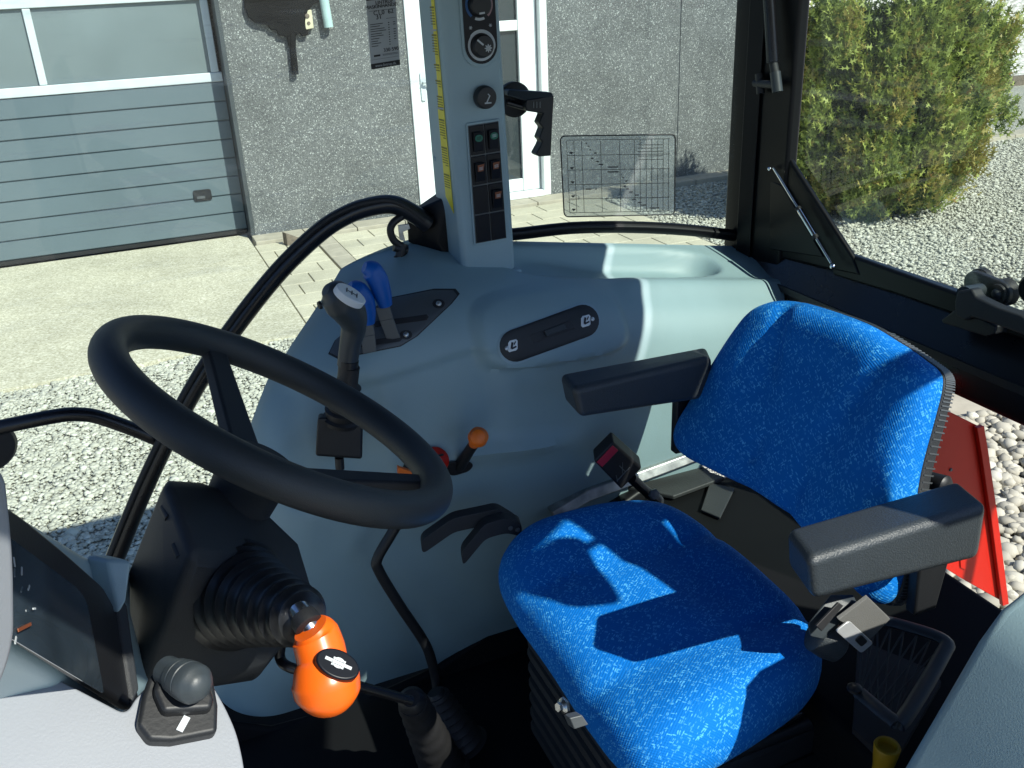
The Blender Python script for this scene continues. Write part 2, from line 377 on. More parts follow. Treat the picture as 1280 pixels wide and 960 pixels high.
# paving: every stone a slightly uneven block of one surface
mb = MB(); 
def pave(x0, y0, nx, ny, w, d, ang=0, gap=.009):
    for j in range(ny):
        for i in range(nx+(j % 2)):
            sx = x0+i*w-(w/2 if j % 2 else 0); sy = y0+j*d; h = GZ+rng.normal(0, .0008)
            ax_, bx_ = max(sx, x0), min(sx+w-gap, x0+nx*w-gap)
            mb.add(*g_box((ax_, sy, GZ-.05), (bx_, sy+d-gap, h)))
pave(1.01, 6.30, 2, 9, .275, .291, gap=.008); pave(1.752, 6.30, 8, 9, .37, .291)
tag(mb.build('paving', 'paver', smooth=False, bevel=.006, seg=2), kind='structure')
mb = MB()
for k in range(6): mb.add(*g_box((1.57, 6.3+k*.45, GZ-.06), (1.745, 6.3+k*.45+.44, GZ+.004)))
tag(mb.build('drain_channel', 'concrete', smooth=False, bevel=.005, seg=2), kind='structure')
# pale flags along the foot of the wall
mb = MB(); x = 1.03
while x < 13:
    w = .5 if x < 2.8 or x > 4.3 else .49
    mb.add(*g_box((x, 8.93, GZ-.05), (x+w-.008, 9.195, GZ+.03))); x += w
tag(mb.build('edging_path', 'concrete', smooth=False, bevel=.006, seg=2), kind='structure')

# -------- workshop
wk = thing('workshop', 'grey pebble dash workshop with sectional garage door and white glazed entrance', 'building', (3, 9.2, GZ))
WY = 9.2
def wall_piece(x0, x1, z0, z1): return g_box((x0, WY, z0), (x1, WY+.25, z1))
mb = MB()
mb.add(*wall_piece(-9, -4.2, GZ-.05, 3.6)); mb.add(*wall_piece(-4.2, 1.07, 2.2, 3.6)); mb.add(*wall_piece(1.07, 2.77, GZ-.05, 3.6))
mb.add(*wall_piece(2.77, 4.29, 1.5, 3.6)); mb.add(*wall_piece(4.29, 5.895, GZ-.05, 3.6)); mb.add(*wall_piece(5.907, 7.36, GZ-.05, 3.6))
mb.add(*g_box((7.10, WY+.26, GZ-.05), (7.36, 17, 3.6))); mb.add(*g_box((-9, WY+.26, GZ-.05), (-8.7, 17, 3.6))); mb.add(*g_box((-8.7, 16.7, GZ-.05), (7.1, 17, 3.6)))
mb.build('wall', 'aggregate', wk, smooth=False)
mb = MB(); mb.add(*g_box((5.896, WY+.012, GZ), (5.906, WY+.05, 3.6))); mb.build('panel_joint', 'lightgrey', wk, smooth=False)
mb = MB(); mb.add(*g_box((-9.1, WY-.25, 3.602), (7.7, 17.2, 3.75))); mb.build('roof', 'darkjamb', wk, smooth=False)
mb = MB(); mb.add(*g_box((7.362, WY-.03, GZ), (7.50, WY+.12, 3.58))); mb.build('corner_trim', 'white', wk, smooth=False, bevel=.008)
mb = MB()   # dark steel reveal round the garage opening
mb.add(*g_box((1.03, WY-.012, GZ), (1.068, WY+.30, 2.2))); mb.add(*g_box((-4.2, WY-.012, GZ), (-4.16, WY+.30, 2.2))); mb.add(*g_box((-4.158, WY-.012, 2.16), (1.028, WY+.30, 2.199)))
mb.build('door_jamb', 'darkjamb', wk, smooth=False)
gd = obj('garage_door', *g_box((-4.15, WY+.24, GZ+.012), (1.025, WY+.29, .615)), 'garage', wk, smooth=False)
# ribbed insulated panels: raised strips with a groove between
mb = MB(); zs = np.linspace(GZ+.05, .61, 9)
for a, b in zip(zs[:-1], zs[1:]):
    p = [(-4.149, WY+.232, a+.004), (-4.149, WY+.222, a+.014), (-4.149, WY+.222, b-.003), (-4.149, WY+.232, b-.0005)]
    mb.add(*g_prism([V(q)+V((0, .012, 0)) if 0 else V(q) for q in p], (5.17, 0, 0)))
mb.build('door_panel', 'garage', gd, smooth=False)
mb = MB(); mb.add(*g_box((-4.149, WY+.222, GZ+.013), (1.024, WY+.239, GZ+.05))); mb.build('bottom_seal', 'rubber', gd, smooth=False)
mb = MB()
for z0, z1 in ((.617, .70), (1.33, 1.43), (2.06, 2.15)): mb.add(*g_box((-4.15, WY+.215, z0), (1.025, WY+.285, z1)))
for xx in (-4.15, -3.25, -1.93, -.535, .93):
    w = .07 if xx in (-4.15, .93) else .065
    for z0, z1 in ((.702, 1.328), (1.432, 2.058)): mb.add(*g_box((xx, WY+.22, z0), (xx+w, WY+.28, z1)))
mb.build('window_frame', 'alframe', wk, smooth=False, bevel=.008, seg=2)
for a, b in ((-4.08, -3.25), (-3.185, -1.93), (-1.865, -.535), (-.47, .93)):
    for z0, z1 in ((.703, 1.327), (1.433, 2.057)):
        obj('window_pane', *g_box((a+.001, WY+.25, z0), (b-.001, WY+.26, z1)), 'milky', wk, smooth=False)
c = V((.655, WY+.221, -.415))
fr = roundpoly([c+V((-.085, 0, -.055)), c+V((.085, 0, -.055)), c+V((.085, 0, .055)), c+V((-.085, 0, .055))], .025)
h_ = obj('door_handle', *g_prism(fr, (0, -.012, 0)), 'rubber', gd, bevel=.004)
mb = MB(); mb.add(*g_box(c+V((-.06, -.0135, -.03)), c+V((.06, -.0121, .032)))); mb.build('grip_recess', 'ink', h_)
mb = MB(); mb.add(*g_box(c+V((-.055, -.016, -.028)), c+V((.02, -.0136, -.005)))); mb.build('grip_lip', 'blade', h_)
# entrance door
ed_ = obj('entrance_door', *g_box((2.86, WY+.095, GZ+.10), (4.20, WY+.14, 1.40)), 'pane', wk, smooth=False)
mb = MB()
for a, b in (((2.775, WY-.02, GZ+.03), (2.86, WY+.16, 1.495)), ((4.20, WY-.02, GZ+.03), (4.285, WY+.16, 1.495)), ((2.861, WY-.02, 1.40), (4.199, WY+.16, 1.495)), ((2.861, WY-.04, GZ+.03), (4.199, WY+.16, GZ+.095))):
    mb.add(*g_box(a, b))
mb.build('door_frame', 'doorwhite', ed_, smooth=False, bevel=.01, seg=2)
mb = MB(); zb = GZ+.10
for a, b in ((2.863, 3.0), (3.42, 3.50), (3.515, 3.60), (3.985, 4.19)): mb.add(*g_box((a, WY+.05, zb), (b, WY+.092, 1.395)))
for x0, x1 in ((3.002, 3.418), (3.602, 3.983)):
    for z0, z1 in ((zb, zb+.13), (.09, .20), (.89, .99), (1.3, 1.394)): mb.add(*g_box((x0, WY+.053, z0), (x1, WY+.09, z1)))
mb.build('door_leaf_frame', 'doorwhite', ed_, smooth=False, bevel=.008, seg=2)
mb = MB(); p = V((2.925, WY+.045, .47))
mb.add(*g_prism(roundpoly([p+V((-.025, 0, -.18)), p+V((.025, 0, -.18)), p+V((.025, 0, .1)), p+V((-.025, 0, .1))], .02), (0, -.012, 0)))
mb.add(*g_tube([p+V((0, -.01, 0)), p+V((0, -.05, 0)), p+V((.02, -.06, 0)), p+V((.13, -.06, 0))], .011))
mb.build('door_handle', 'alframe', ed_)

# things fixed to the wall
def wq(px, py, off=.01): return Y(px, py, WY-off)
br = [(306, -30), (305, 8), (310, 22), (318, 28), (334, 32), (338, 37), (345, 38), (347, 44), (358, 46), (360, 58), (363, 94), (368, 96), (374, 92), (371, 60), (370, 43), (374, 41), (376, 45), (384, 44), (384, 38), (380, 32), (385, 12), (391, 5), (398, 2), (406, -30)]
M['brushblack'] = mat('soot_black_bristle', (.004, .0045, .005), .9, spec=.15)
t = thing('black_brush', 'frayed black brush hanging on the pebble wall beside the garage door', 'brush', wq(360, 40))
head = [wq(*q) for q in br[:10]]+[wq(*q) for q in br[14:]]
obj('brush_head', *g_prism(head, (0, -.05, 0)), M['brushblack'], t, bevel=.01)
mb = MB()
for k in range(70):
    px = random.uniform(306, 350); py = random.uniform(-10, 30); a = wq(px, py, .062); b = wq(px+random.uniform(8, 22), py+random.uniform(-3, 3), .064)
    if px < 310+abs(py-8)*.2: continue
    mb.add(*g_tube([a, b], .0022, seg=5))
mb.build('bristle_mass', 'brushblack', t)
obj('brush_handle', *g_tube([wq(365, 40, .04), wq(366, 60, .04), wq(369, 93, .04)], [.034, .03, .033], seg=12), 'brushblack', t)
t = thing('wall_socket', 'small beige switch box on the pebble wall', 'switch box', wq(384, 25))
obj('box_body', *g_prism([wq(378, 13), wq(388, 12), wq(391, 35), wq(381, 37)], (0, -.05, 0)), 'box_beige', t, bevel=.006)
for sx_, sy_, sr_ in ((384, 20, .022), (386, 29, .016)): obj('socket_hole', *g_lathe(wq(sx_, sy_, .062), (0, -1, 0), [(0, sr_), (.006, sr_*.8)], 16), 'wood', t)
tag(obj('downpipe', *g_tube([wq(402, -60, .06), wq(405, 0, .06), wq(411, 34, .06)], .043, seg=20), 'pipe'), 'pale blue pipe ending halfway down the pebble wall', 'pipe')
p = Z(362, 300, GZ+.03)
tag(obj('door_wedge', *g_prism([p+V((-.06, 0, -.028)), p+V((.16, .02, -.028)), p+V((-.06, 0, .09))], (0.02, -.09, 0)), 'wood', bevel=.004), 'wooden wedge lying on the ground by the garage corner', 'wedge')
t = thing('red_canister', 'red canister standing on gravel behind the conifer', 'canister', (10.2, 12.4, GZ))
q = V((10.25, 12.45, GZ))
obj('can_body', *g_prism(roundpoly([q+V((-.3, 0, .02)), q+V((.3, 0, .02)), q+V((.3, 0, .45)), q+V((.1, 0, .6)), q+V((-.3, 0, .6))], .06), (0, .3, 0)), 'red', t, bevel=.03)
obj('can_handle', *g_tube([q+V((-.2, .15, .58)), q+V((-.15, .15, .68)), q+V((.05, .15, .68)), q+V((.1, .15, .58))], .025), 'red', t)

# far right: bank of pale gravel held by timber edging, dark hedge wall behind
b0 = Z(1262, 106, GZ)
vs = [(11.5, 13.0, GZ-.02), (26, 11.0, GZ-.02), (40, 20, 1.2), (15.5, 20, 1.2), (11.5, 17, .2)]
n_ = 24; vs = []; fs = []
for i in range(n_+1):
    for j in range(n_+1):
        u, v = i/n_, j/n_; x = 11.8+u*16+v*3; y = 13.4-u*2.2+v*7
        vs.append((x, y, GZ-.02+2.4*sm(v)*(1-.0*u)+.06*sin(i*1.7+j*.9)))
for i in range(n_):
    for j in range(n_): fs.append([i*(n_+1)+j, (i+1)*(n_+1)+j, (i+1)*(n_+1)+j+1, i*(n_+1)+j+1])
tag(obj('gravel_bank', vs, fs, 'palegravel'), kind='structure')
mb = MB(); mb.add(*g_prism([(11.5, 13.36, GZ-.05), (28.5, 11.0, GZ-.05), (28.5, 11.0, GZ+.14), (11.5, 13.36, GZ+.14)], (.02, .12, 0)))
tag(mb.build('timber_edging', 'wood', smooth=False), 'low weathered timber edging holding back the pale gravel bank', 'edging')
mb = MB(); x = 14.0
while x < 34:
    mb.add(*g_box((x, 20.6+rng.normal(0, .03), GZ), (x+.145, 20.64, 3.1+rng.normal(0, .02)))); x += .15
tag(mb.build('board_fence', 'wood', smooth=False), 'dark board fence above the pale gravel bank', 'fence')

# -------- gravel stones lying on the ground
ico_v = []; ph = (1+5**.5)/2
for a in (-1, 1):
    for b in (-ph, ph): ico_v += [(0, a, b), (a, b, 0), (b, 0, a)]
ico_v = np.array(ico_v)/sqrt(1+ph*ph)
bm = bmesh.new(); [bm.verts.new(p) for p in ico_v]; bmesh.ops.convex_hull(bm, input=bm.verts); bm.verts.index_update()
ico_f = np.array([[v.index for v in f.verts] for f in bm.faces]); bm.free()
def stones(name, P, size, flat=.5, mtl='stone'):
    n = len(P); sc = size[:, None]*rng.uniform(.65, 1.25, (n, 3)); 
    Q = rng.normal(size=(n, 4)); Q /= np.linalg.norm(Q, axis=1)[:, None]; w, x, y, z = Q.T
    R = np.stack([np.stack([1-2*(y*y+z*z), 2*(x*y-z*w), 2*(x*z+y*w)], -1), np.stack([2*(x*y+z*w), 1-2*(x*x+z*z), 2*(y*z-x*w)], -1), np.stack([2*(x*z-y*w), 2*(y*z+x*w), 1-2*(x*x+y*y)], -1)], 1)
    vv = ico_v[None]*sc[:, None]*rng.uniform(.82, 1.15, (n, 12, 1)); vv = np.einsum('nij,nkj->nki', R, vv); vv[:, :, 2] *= flat
    vv += P[:, None, :]
    ff = (ico_f[None]+(np.arange(n)*12)[:, None, None]).reshape(-1, 3)
    me = bpy.data.meshes.new(name); me.vertices.add(n*12); me.vertices.foreach_set('co', vv.reshape(-1).astype(np.float32))
    me.loops.add(ff.size); me.loops.foreach_set('vertex_index', ff.reshape(-1).astype(np.int32)); me.polygons.add(len(ff))
    me.polygons.foreach_set('loop_start', np.arange(0, ff.size, 3, dtype=np.int32)); me.polygons.foreach_set('use_smooth', np.ones(len(ff), bool)); me.update()
    at = me.attributes.new('tone', 'FLOAT', 'POINT'); at.data.foreach_set('value', np.repeat(np.clip(rng.beta(2, 1.6, n), 0, 1), 12).astype(np.float32))
    me.materials.append(M[mtl]); o = bpy.data.objects.new(name, me); COL.objects.link(o); return tag(o, kind='stuff')
def scatter(n, x0, x1, y0, y1, keep):
    x = rng.uniform(x0, x1, n); y = rng.uniform(y0, y1, n); k = keep(x, y); x, y = x[k], y[k]
    return np.stack([x, y, np.full(len(x), GZ-.02)+rng.uniform(-.002, .006, len(x))], 1)
P = scatter(95000, -2.4, 1.6, 1.9, 6.5, lambda x, y: (y < 6.22+x*.012+.03*np.sin(x*9)) & (x > -.32*y-.3) & (x < .30*y+.1) & (x < 1.3))
stones('gravel', P, rng.gamma(6, .0019, len(P)))
P = scatter(150000, 2.6, 11.5, 2.2, 12.0, lambda x, y: (x > .34*y+.8) & (x < 1.36*y+.6) & ((y < 8.9) | (x > 7.6)) & ~((x < 4.75) & (y > 6.25)))
stones('gravel', P, rng.gamma(6, .0021, len(P)))
P = scatter(4200, 2.5, 4.6, 1.6, 3.35, lambda x, y: (y < 3.12+.03*np.sin(x*7)))
P[:, 2] += rng.uniform(0, .03, len(P))
stones('cobble_bed', P, rng.gamma(9, .0033, len(P)), .7, 'cobble')
sheet('concrete_path', 2.6, 3.14, 8, 3.75, GZ+.004, 'concrete', .06, bevel=.005)
# -------- conifer
t = thing('conifer_tree', 'bushy yellow green conifer growing from the gravel behind the cab', 'tree', (6.83, 6.98, GZ))
tc_ = V((6.83, 6.98, GZ))
obj('trunk', *g_tube(smoothpath([tc_, tc_+V((.03, .02, 1)), tc_+V((-.02, 0, 1.4)), tc_+V((.02, 0, 1.8))], 5), [.11, .08, .02], seg=10), 'bark', t)
def crown_r(z, a):
    h = z/2.9; r = 1.09*np.minimum(1, .45+.55*(h/.16)**.8)*np.clip(1.25-h, 0, 1)**.30
    return r*(1+.10*np.sin(3*a+z*1.6)+.07*np.sin(7*a-z*3.1)+.06*np.sin(11*a+z*6))
n = 85000
z = rng.uniform(.05, 1.86, n); a = rng.uniform(0, 2*pi, n); rr = crown_r(z, a)
# clumps with gaps between them
ncl = 400; cz = rng.uniform(.08, 1.80, ncl); ca = rng.uniform(0, 2*pi, ncl); cr = crown_r(cz, ca)*rng.uniform(.60, 1.08, ncl)
CP = np.stack([cr*np.cos(ca), cr*np.sin(ca)*.62, cz], 1)
ci = rng.integers(0, ncl, n); L = CP[ci]+rng.normal(size=(n, 3))*np.array([.054, .054, .095])
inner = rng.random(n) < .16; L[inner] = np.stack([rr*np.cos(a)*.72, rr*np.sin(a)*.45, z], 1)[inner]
out = np.stack([L[:, 0], L[:, 1], np.zeros(n)], 1); rad = np.linalg.norm(out, axis=1); out /= rad[:, None]+1e-6
up = out*.55+np.array([0, 0, .9])+rng.normal(size=(n, 3))*.45; up /= np.linalg.norm(up, axis=1)[:, None]
sd = np.cross(up, rng.normal(size=(n, 3))); sd /= np.linalg.norm(sd, axis=1)[:, None]
ln = rng.uniform(.045, .115, n); wd = ln*rng.uniform(.35, .6, n)
shape = [(0, 0), (.10, .22), (.75, .34), (.20, .40), (.14, .55), (.62, .74), (.12, .70), (0, 1.08), (-.12, .72), (-.60, .78), (-.15, .56), (-.20, .42), (-.78, .36), (-.10, .22)]
vv = np.stack([L+sd*(sx*wd)[:, None]+up*(sy*ln)[:, None]+np.cross(sd, up)*((sx*sx)*wd*.35)[:, None] for sx, sy in shape], 1)+np.array(tc_)
K = len(shape); me = bpy.data.meshes.new('foliage'); off = np.array(chain_loc(t)); vv -= off
me.vertices.add(n*K); me.vertices.foreach_set('co', vv.reshape(-1).astype(np.float32)); me.loops.add(n*K); me.loops.foreach_set('vertex_index', np.arange(n*K, dtype=np.int32))
me.polygons.add(n); me.polygons.foreach_set('loop_start', np.arange(0, n*K, K, dtype=np.int32)); me.update()
ctone = rng.beta(2.2, 2.2, ncl); tip = np.clip((np.linalg.norm(L[:, :2]/np.array([1, .62]), axis=1)/crown_r(L[:, 2], np.arctan2(L[:, 1], L[:, 0]))-.72)*1.3, -.2, .4); tone = np.clip(ctone[ci]*.6+.12+tip+rng.normal(0, .12, n), 0, .97); tone[rng.random(n) < .006] = 1; tone[inner] *= .4  # inner fronds darkened so their colour carries the shade between clumps
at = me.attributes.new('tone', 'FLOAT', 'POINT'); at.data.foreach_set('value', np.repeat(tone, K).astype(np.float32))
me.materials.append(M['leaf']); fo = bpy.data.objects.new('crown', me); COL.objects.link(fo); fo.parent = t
# ================================================================== CAB SHELL
cab = thing('tractor_cab', 'tractor cab with blue grey side console, black window frames and tinted glass', 'tractor cab', (.6, 1.0, 0))
GYW = 1.75
def zs_(x): return -.10*max(-.35, min(1.05, (x-.72)/.6))        # the sill falls towards the rear
# ---- side console: one moulded shell
prof = [(1.757, .905, .50, 1.30), (1.70, .893, .44, 1.31), (1.635, .876, .38, 1.31), (1.565, .853, .33, 1.29), (1.515, .815, .275, 1.25), (1.485, .755, .21, 1.19), (1.472, .66, .135, 1.12), (1.474, .52, .075, 1.06), (1.492, .34, .03, 1.02), (1.53, .16, -.01, 1.0), (1.58, .02, -.04, 1.0)]
pp = []
for i in range(len(prof)-1):
    for j in range(10):
        t = j/10; q0 = prof[max(0, i-1)]; q1 = prof[i]; q2 = prof[i+1]; q3 = prof[min(len(prof)-1, i+2)]
        pp.append(tuple(.5*(2*b+(c-a)*t+(2*a-5*b+4*c-d)*t*t+(3*b-a-3*c+d)*t**3) for a, b, c, d in zip(q0, q1, q2, q3)))
pp.append(prof[-1])
NU = 200; RN = .13
def cons_pt(u, v):
    y, z, xf, xr = v
    d = u*(xr-xf); x = xf+d
    k = max(0, 1-d/RN); yy = y+RN*(1-sqrt(max(0, 1-k*k)))*1.2
    yy = min(yy, 1.758)
    zz = z+zs_(x)*max(0, min(1, (z-.25)/.5))
    # tray sunk into the top, deeper towards its rear
    if z > .80:
        ex4 = ((x-.92)/.27)**4+(abs(y-1.672)/.068)**2.5
        zz -= .05*sm((1.05-ex4)/.75)*(.45+.55*sm((x-.70)/.25))
        # shoulder ridge beside the tray
        zz += .012*sm((x-.86)/.06)*math.exp(-((y-1.572)/.022)**2)
    # raised pad round the slider slot
    e = ((x-.695)/.155)**4+((z-.795-.10*(x-.695))/.062)**4
    if y < 1.6: yy -= .019*sm((1.45-e)/.75)
    # shallow step along the wall under the pad, and the pocket the gear lever stands in
    yy += .008*sm((.735+.12*(x-.3)-z)/.014)*sm((z-.50)/.12)*sm((x-.29)/.05)*sm((.60-x)/.06)
    g = sm(1.5-abs(x-.245)/.075)*sm((.76-z)/.05)*sm((z-.52)/.04)
    yy += .03*g
    # small ledge for the hand lever plate
    l = sm(1.4-abs(x-.58)/.13)*math.exp(-((z-.565)/.018)**2); yy -= .022*l
    return V((x, yy, zz))
us = [(i/NU)**1.25 for i in range(NU+1)]
vs = []; fs = []; NV = len(pp)
for v in pp:
    for u in us: vs.append(cons_pt(u, v))
for a in range(NV-1):
    for b in range(NU): fs.append([a*(NU+1)+b, (a+1)*(NU+1)+b, (a+1)*(NU+1)+b+1, a*(NU+1)+b+1])
# rear end return and front return back to the outer skin
n0 = len(vs)
for a, v in enumerate(pp):
    p = vs[a*(NU+1)+NU]; vs.append(V((p.x+.012, min(1.757, p.y+.02), p.z))); vs.append(V((p.x-.02, 1.757, p.z)))
for a in range(NV-1):
    i = a*(NU+1)+NU; j = (a+1)*(NU+1)+NU
    fs.append([i, j, n0+2*(a+1), n0+2*a]); fs.append([n0+2*a, n0+2*(a+1), n0+2*(a+1)+1, n0+2*a+1])
con = obj('side_console', vs, fs, 'console', cab, ang=55)
hit = hit_fn(con)
def onc(pts, lift=.001):
    out = []
    for p in pts:
        q, n = hit(*p); out.append(q+n*lift)
    return out
def conform(name, pts, mt, par, lift=.001, th=.003, dense=True):
    """thin moulding that follows the console's curved skin"""
    P2 = [V((p[0], p[1], 0)) for p in pts]
    if dense:
        Q = []
        for i, p in enumerate(P2):
            q = P2[(i+1) % len(P2)]; k = max(1, int((q-p).length/6)); Q += [p.lerp(q, j/k) for j in range(k)]
        P2 = Q
    c = sum(P2, V())/len(P2); n = len(P2); vs = []; fs = []; ks = (1.0, 1.0, .93, .8, .6, .4, .2)
    for ri, k in enumerate(ks):
        for p in P2:
            q = c+(p-c)*k; h, nn = hit(q.x, q.y); vs.append(h+nn*(-.002 if ri == 0 else lift+th-(.0008 if ri == 1 else 0)))
    h, nn = hit(c.x, c.y); vs.append(h+nn*(lift+th)); z = len(vs)-1
    for i in range(len(ks)-1):
        for j in range(n): fs.append([i*n+j, i*n+(j+1) % n, (i+1)*n+(j+1) % n, (i+1)*n+j])
    b = (len(ks)-1)*n
    for j in range(n): fs.append([b+j, b+(j+1) % n, z])
    return obj(name, vs, fs, mt, par, ang=50)
def plate(name, pts, mt, par, lift=.001, th=.004, bevel=.0015, r=0):
    """plate lying on the console: outline measured, made planar, given thickness"""
    hs = [hit(*p) for p in pts]; n = sum((h[1] for h in hs), V()).normalized(); c = sum((h[0] for h in hs), V())/len(hs)
    lift2 = max((h[0]-c).dot(n) for h in hs)
    P_ = [PL(p[0], p[1], c+n*(min(lift2, .004)+lift), n) for p in pts]
    if r: P_ = roundpoly(P_, r)
    return obj(name, *g_prism(P_, n*th), mt, par, bevel=bevel), c+n*(min(lift2, .004)+lift+th), n
# quadrant plate for the two blue levers
qp = [(413, 441), (421, 425), (470, 385), (489, 374), (540, 364), (566, 364), (571, 370), (562, 381), (520, 420), (500, 432), (470, 438), (425, 447)]
M['switch2'] = mat('dark_grey_plate', (.07, .078, .085), .4)
conform('plate_rim', [(480+(p[0]-480)*1.04, 412+(p[1]-412)*1.06) for p in qp], 'ink', con, .0, .0015)
q_ = conform('lever_plate', qp, 'switch2', con, .0, .0035)
mb = MB()
for a, b in (((470, 407), (533, 398)), ((428, 436), (500, 424))):
    conform('lever_slot', [(a[0], a[1]-4), (b[0], b[1]-4), (b[0]+3, b[1]-1), (b[0], b[1]+3), (a[0], a[1]+3), (a[0]-3, a[1])], 'ink', q_, .0038, .0004)
for s_ in ((478, 389), (548, 381), (507, 419)):
    sp_, sn_ = hit(*s_); conform('screw_well', [(s_[0]+8*cos(k*pi/8), s_[1]+6*sin(k*pi/8)) for k in range(16)], 'ink', q_, .0037, .0003, False)
    sc_ = obj('screw', *g_lathe(sp_+sn_*.0035, sn_, [(0, .0055), (.002, .005), (.0035, .003)], 16), 'alu', q_)
# slider slot insert
cap = []
for k in range(13): a = pi/2+pi*k/12; cap.append((643+19*cos(a)*1.0, 432+19*sin(a)*-1))
A_, B_ = V((644, 432)), V((728, 402)); d_ = (B_-A_).normalized(); e_ = V((-d_.y, d_.x)); rr_ = 20; cp = []
for k in range(13): a = pi/2+pi*k/12; cp.append(A_+d_*(rr_*cos(a))+e_*(rr_*sin(a)))
for k in range(13): a = -pi/2+pi*k/12; cp.append(B_+d_*(rr_*cos(a))+e_*(rr_*sin(a)))
cpt = [tuple(p) for p in cp]; ccx, ccy = 686, 417
conform('insert_rim', [(ccx+(p[0]-ccx)*1.035, ccy+(p[1]-ccy)*1.10) for p in cpt], 'pillar', con, .0, .0022)
sl = conform('slider_insert', cpt, 'black', con, .0, .0040)
sn = hit(686, 417)[1]
def pl(px, py, o=0): h, n = hit(px, py); return h+n*(.0046+o)
conform('slot', [(660, 420), (712, 401), (717, 411), (666, 430)], 'ink', sl, .0042, .0005)
conform('slide_tab', [(678, 415), (703, 406), (706, 412), (681, 421)], 'wheel', sl, .006, .003)
for (cx, cy) in ((640, 432), (731, 402)):
    st = conform('symbol_sticker', [(cx-6, cy-3), (cx-4, cy-6), (cx+4, cy-8), (cx+6, cy-6), (cx+6, cy+4), (cx+4, cy+6), (cx-4, cy+8), (cx-6, cy+6)], 'white', sl, .0042, .0005)
    mb = MB(); mb.add(*g_strip(pl(cx-2, cy+4, .0012), pl(cx-1, cy-4, .0008), .004, sn)); mb.add(*g_strip(pl(cx-2, cy+4, .0012), pl(cx+4, cy+1, .0008), .003, sn)); mb.add(*g_strip(pl(cx+1, cy-1, .0012), pl(cx+3, cy-5, .0008), .002, sn)); mb.build('symbol', 'ink', st)
    obj('screw', *g_lathe(pl(cx+(-8 if cx < 680 else 8), cy+(3 if cx < 680 else -2)), sn, [(0, .0045), (.002, .004), (.003, .001)], 12), 'alu', sl)
# thin trim rail and black plinth below the console's rear half
obj('lower_rail', *g_prism([Y(690, 640, 1.46), Y(735, 613, 1.47), Y(832, 578, 1.47), Y(900, 553, 1.47), Y(900, 566, 1.46), Y(832, 592, 1.46), Y(738, 627, 1.46), Y(698, 652, 1.45)], (0, .03, 0)), 'alu', cab, bevel=.003)
# ---- control pillar
PY0, PY1 = 1.64, 1.75
def pil(px0, w0): return None
zb, zt = .868, 1.66
base = [V((.572, PY0, 0)), V((.684, PY0, 0)), V((.684, PY1, 0)), V((.560, PY1, 0))]
top = [V((.559, PY0, 0)), V((.674, PY0, 0)), V((.674, PY1, 0)), V((.555, PY1, 0))]
def pil_at(i, z): t = (z-.87)/(1.384-.87); q = base[i].lerp(top[i], t); return V((q.x, q.y, z))
vs = [pil_at(i, zb) for i in range(4)]+[pil_at(i, zt) for i in range(4)]
cpil = obj('control_pillar', vs, [[3, 2, 1, 0], [4, 5, 6, 7]]+[[i, (i+1) % 4, 4+(i+1) % 4, 4+i] for i in range(4)], 'pillar', cab, bevel=.012, seg=4)
ft = [pil_at(i, .866)+o for i, o in zip(range(4), (V((-.012, -.012, 0)), V((.008, -.012, 0)), V((.008, .002, 0)), V((-.012, .002, 0))))]
obj('pillar_foot', *g_prism(ft, (0, 0, .016)), 'pillar', cpil, bevel=.006)
py_ = PY0-.0015; FN = V((0, -1, 0))
pf = lambda px, py, o=0: Y(px, py, PY0-.001-o)
# switch bank
rec = [pf(584, 157), pf(622, 151), pf(632, 297), pf(594, 304)]
fr = [pf(582, 154), pf(624, 148), pf(634, 300), pf(592, 307)]
obj('switch_bezel', *g_prism(roundpoly(fr, .004), (0, -.003, 0)), 'pillar', cpil, bevel=.0012)
sb = obj('switch_panel', *g_prism([p+V((0, -.003, 0)) for p in rec], (0, -.001, 0)), 'blade', cpil, bevel=0)
def quad(u0, u1, v0, v1, o):
    def P_(u, v): 
        a = rec[0].lerp(rec[1], u); b = rec[3].lerp(rec[2], u); q = a.lerp(b, v); return V((q.x, q.y-o, q.z))
    return [P_(u0, v0), P_(u1, v0), P_(u1, v1), P_(u0, v1)]
icons = {(0, 0): 'green', (0, 1): 'green', (1, 0): 'orange_sym', (1, 1): 'orange_sym', (2, 1): 'orange_sym'}
for r_ in range(4):
    for c_ in range(2):
        u0, u1, v0, v1 = c_*.5+.02, c_*.5+.48, r_*.25+.006, r_*.25+.243
        sw = obj('rocker_switch', *g_prism(quad(u0, u1, v0, v1, .0045), (0, -.003, 0)), 'switch', cpil, bevel=.0012)
        if (r_, c_) in icons:
            a, b, c2, d2 = quad(u0+.08, u1-.08, v0+.05, v1-.03, .0076)
            rk = obj('rocker', *g_prism([a+V((0, -.004, 0)), b+V((0, -.004, 0)), c2, d2], (0, -.004, 0)), 'switch', sw, bevel=.001)
            mi = quad(u0+.13, u1-.13, v0+.075, v0+.12, .0165)
            mb = MB()
            if r_ == 0:
                cc = sum(mi, V())/4; mb.add(*g_lathe(cc, (0, -1, 0), [(0, .0065), (.0005, .0065)], 16, 1.2)); 
            else:
                mb.add(*g_prism([mi[0]+V((0, 0, .002)), mi[1]+V((.001, 0, .003)), mi[2]+V((-.002, 0, 0)), mi[3]], (0, -.0005, 0)))
            ic = mb.build('symbol', icons[(r_, c_)], sw)
            mb = MB(); cc = sum(mi, V())/4+V((0, -.0008, 0))
            for k in (-1, 0, 1): mb.add(*g_strip(cc+V((-.004, 0, .002*k)), cc+V((.004, 0, .002*k+.001)), .0008, FN, .0003))
            mb.build('symbol_mark', 'lightgrey' if (r_, c_) != (0, 0) else 'switch', sw)
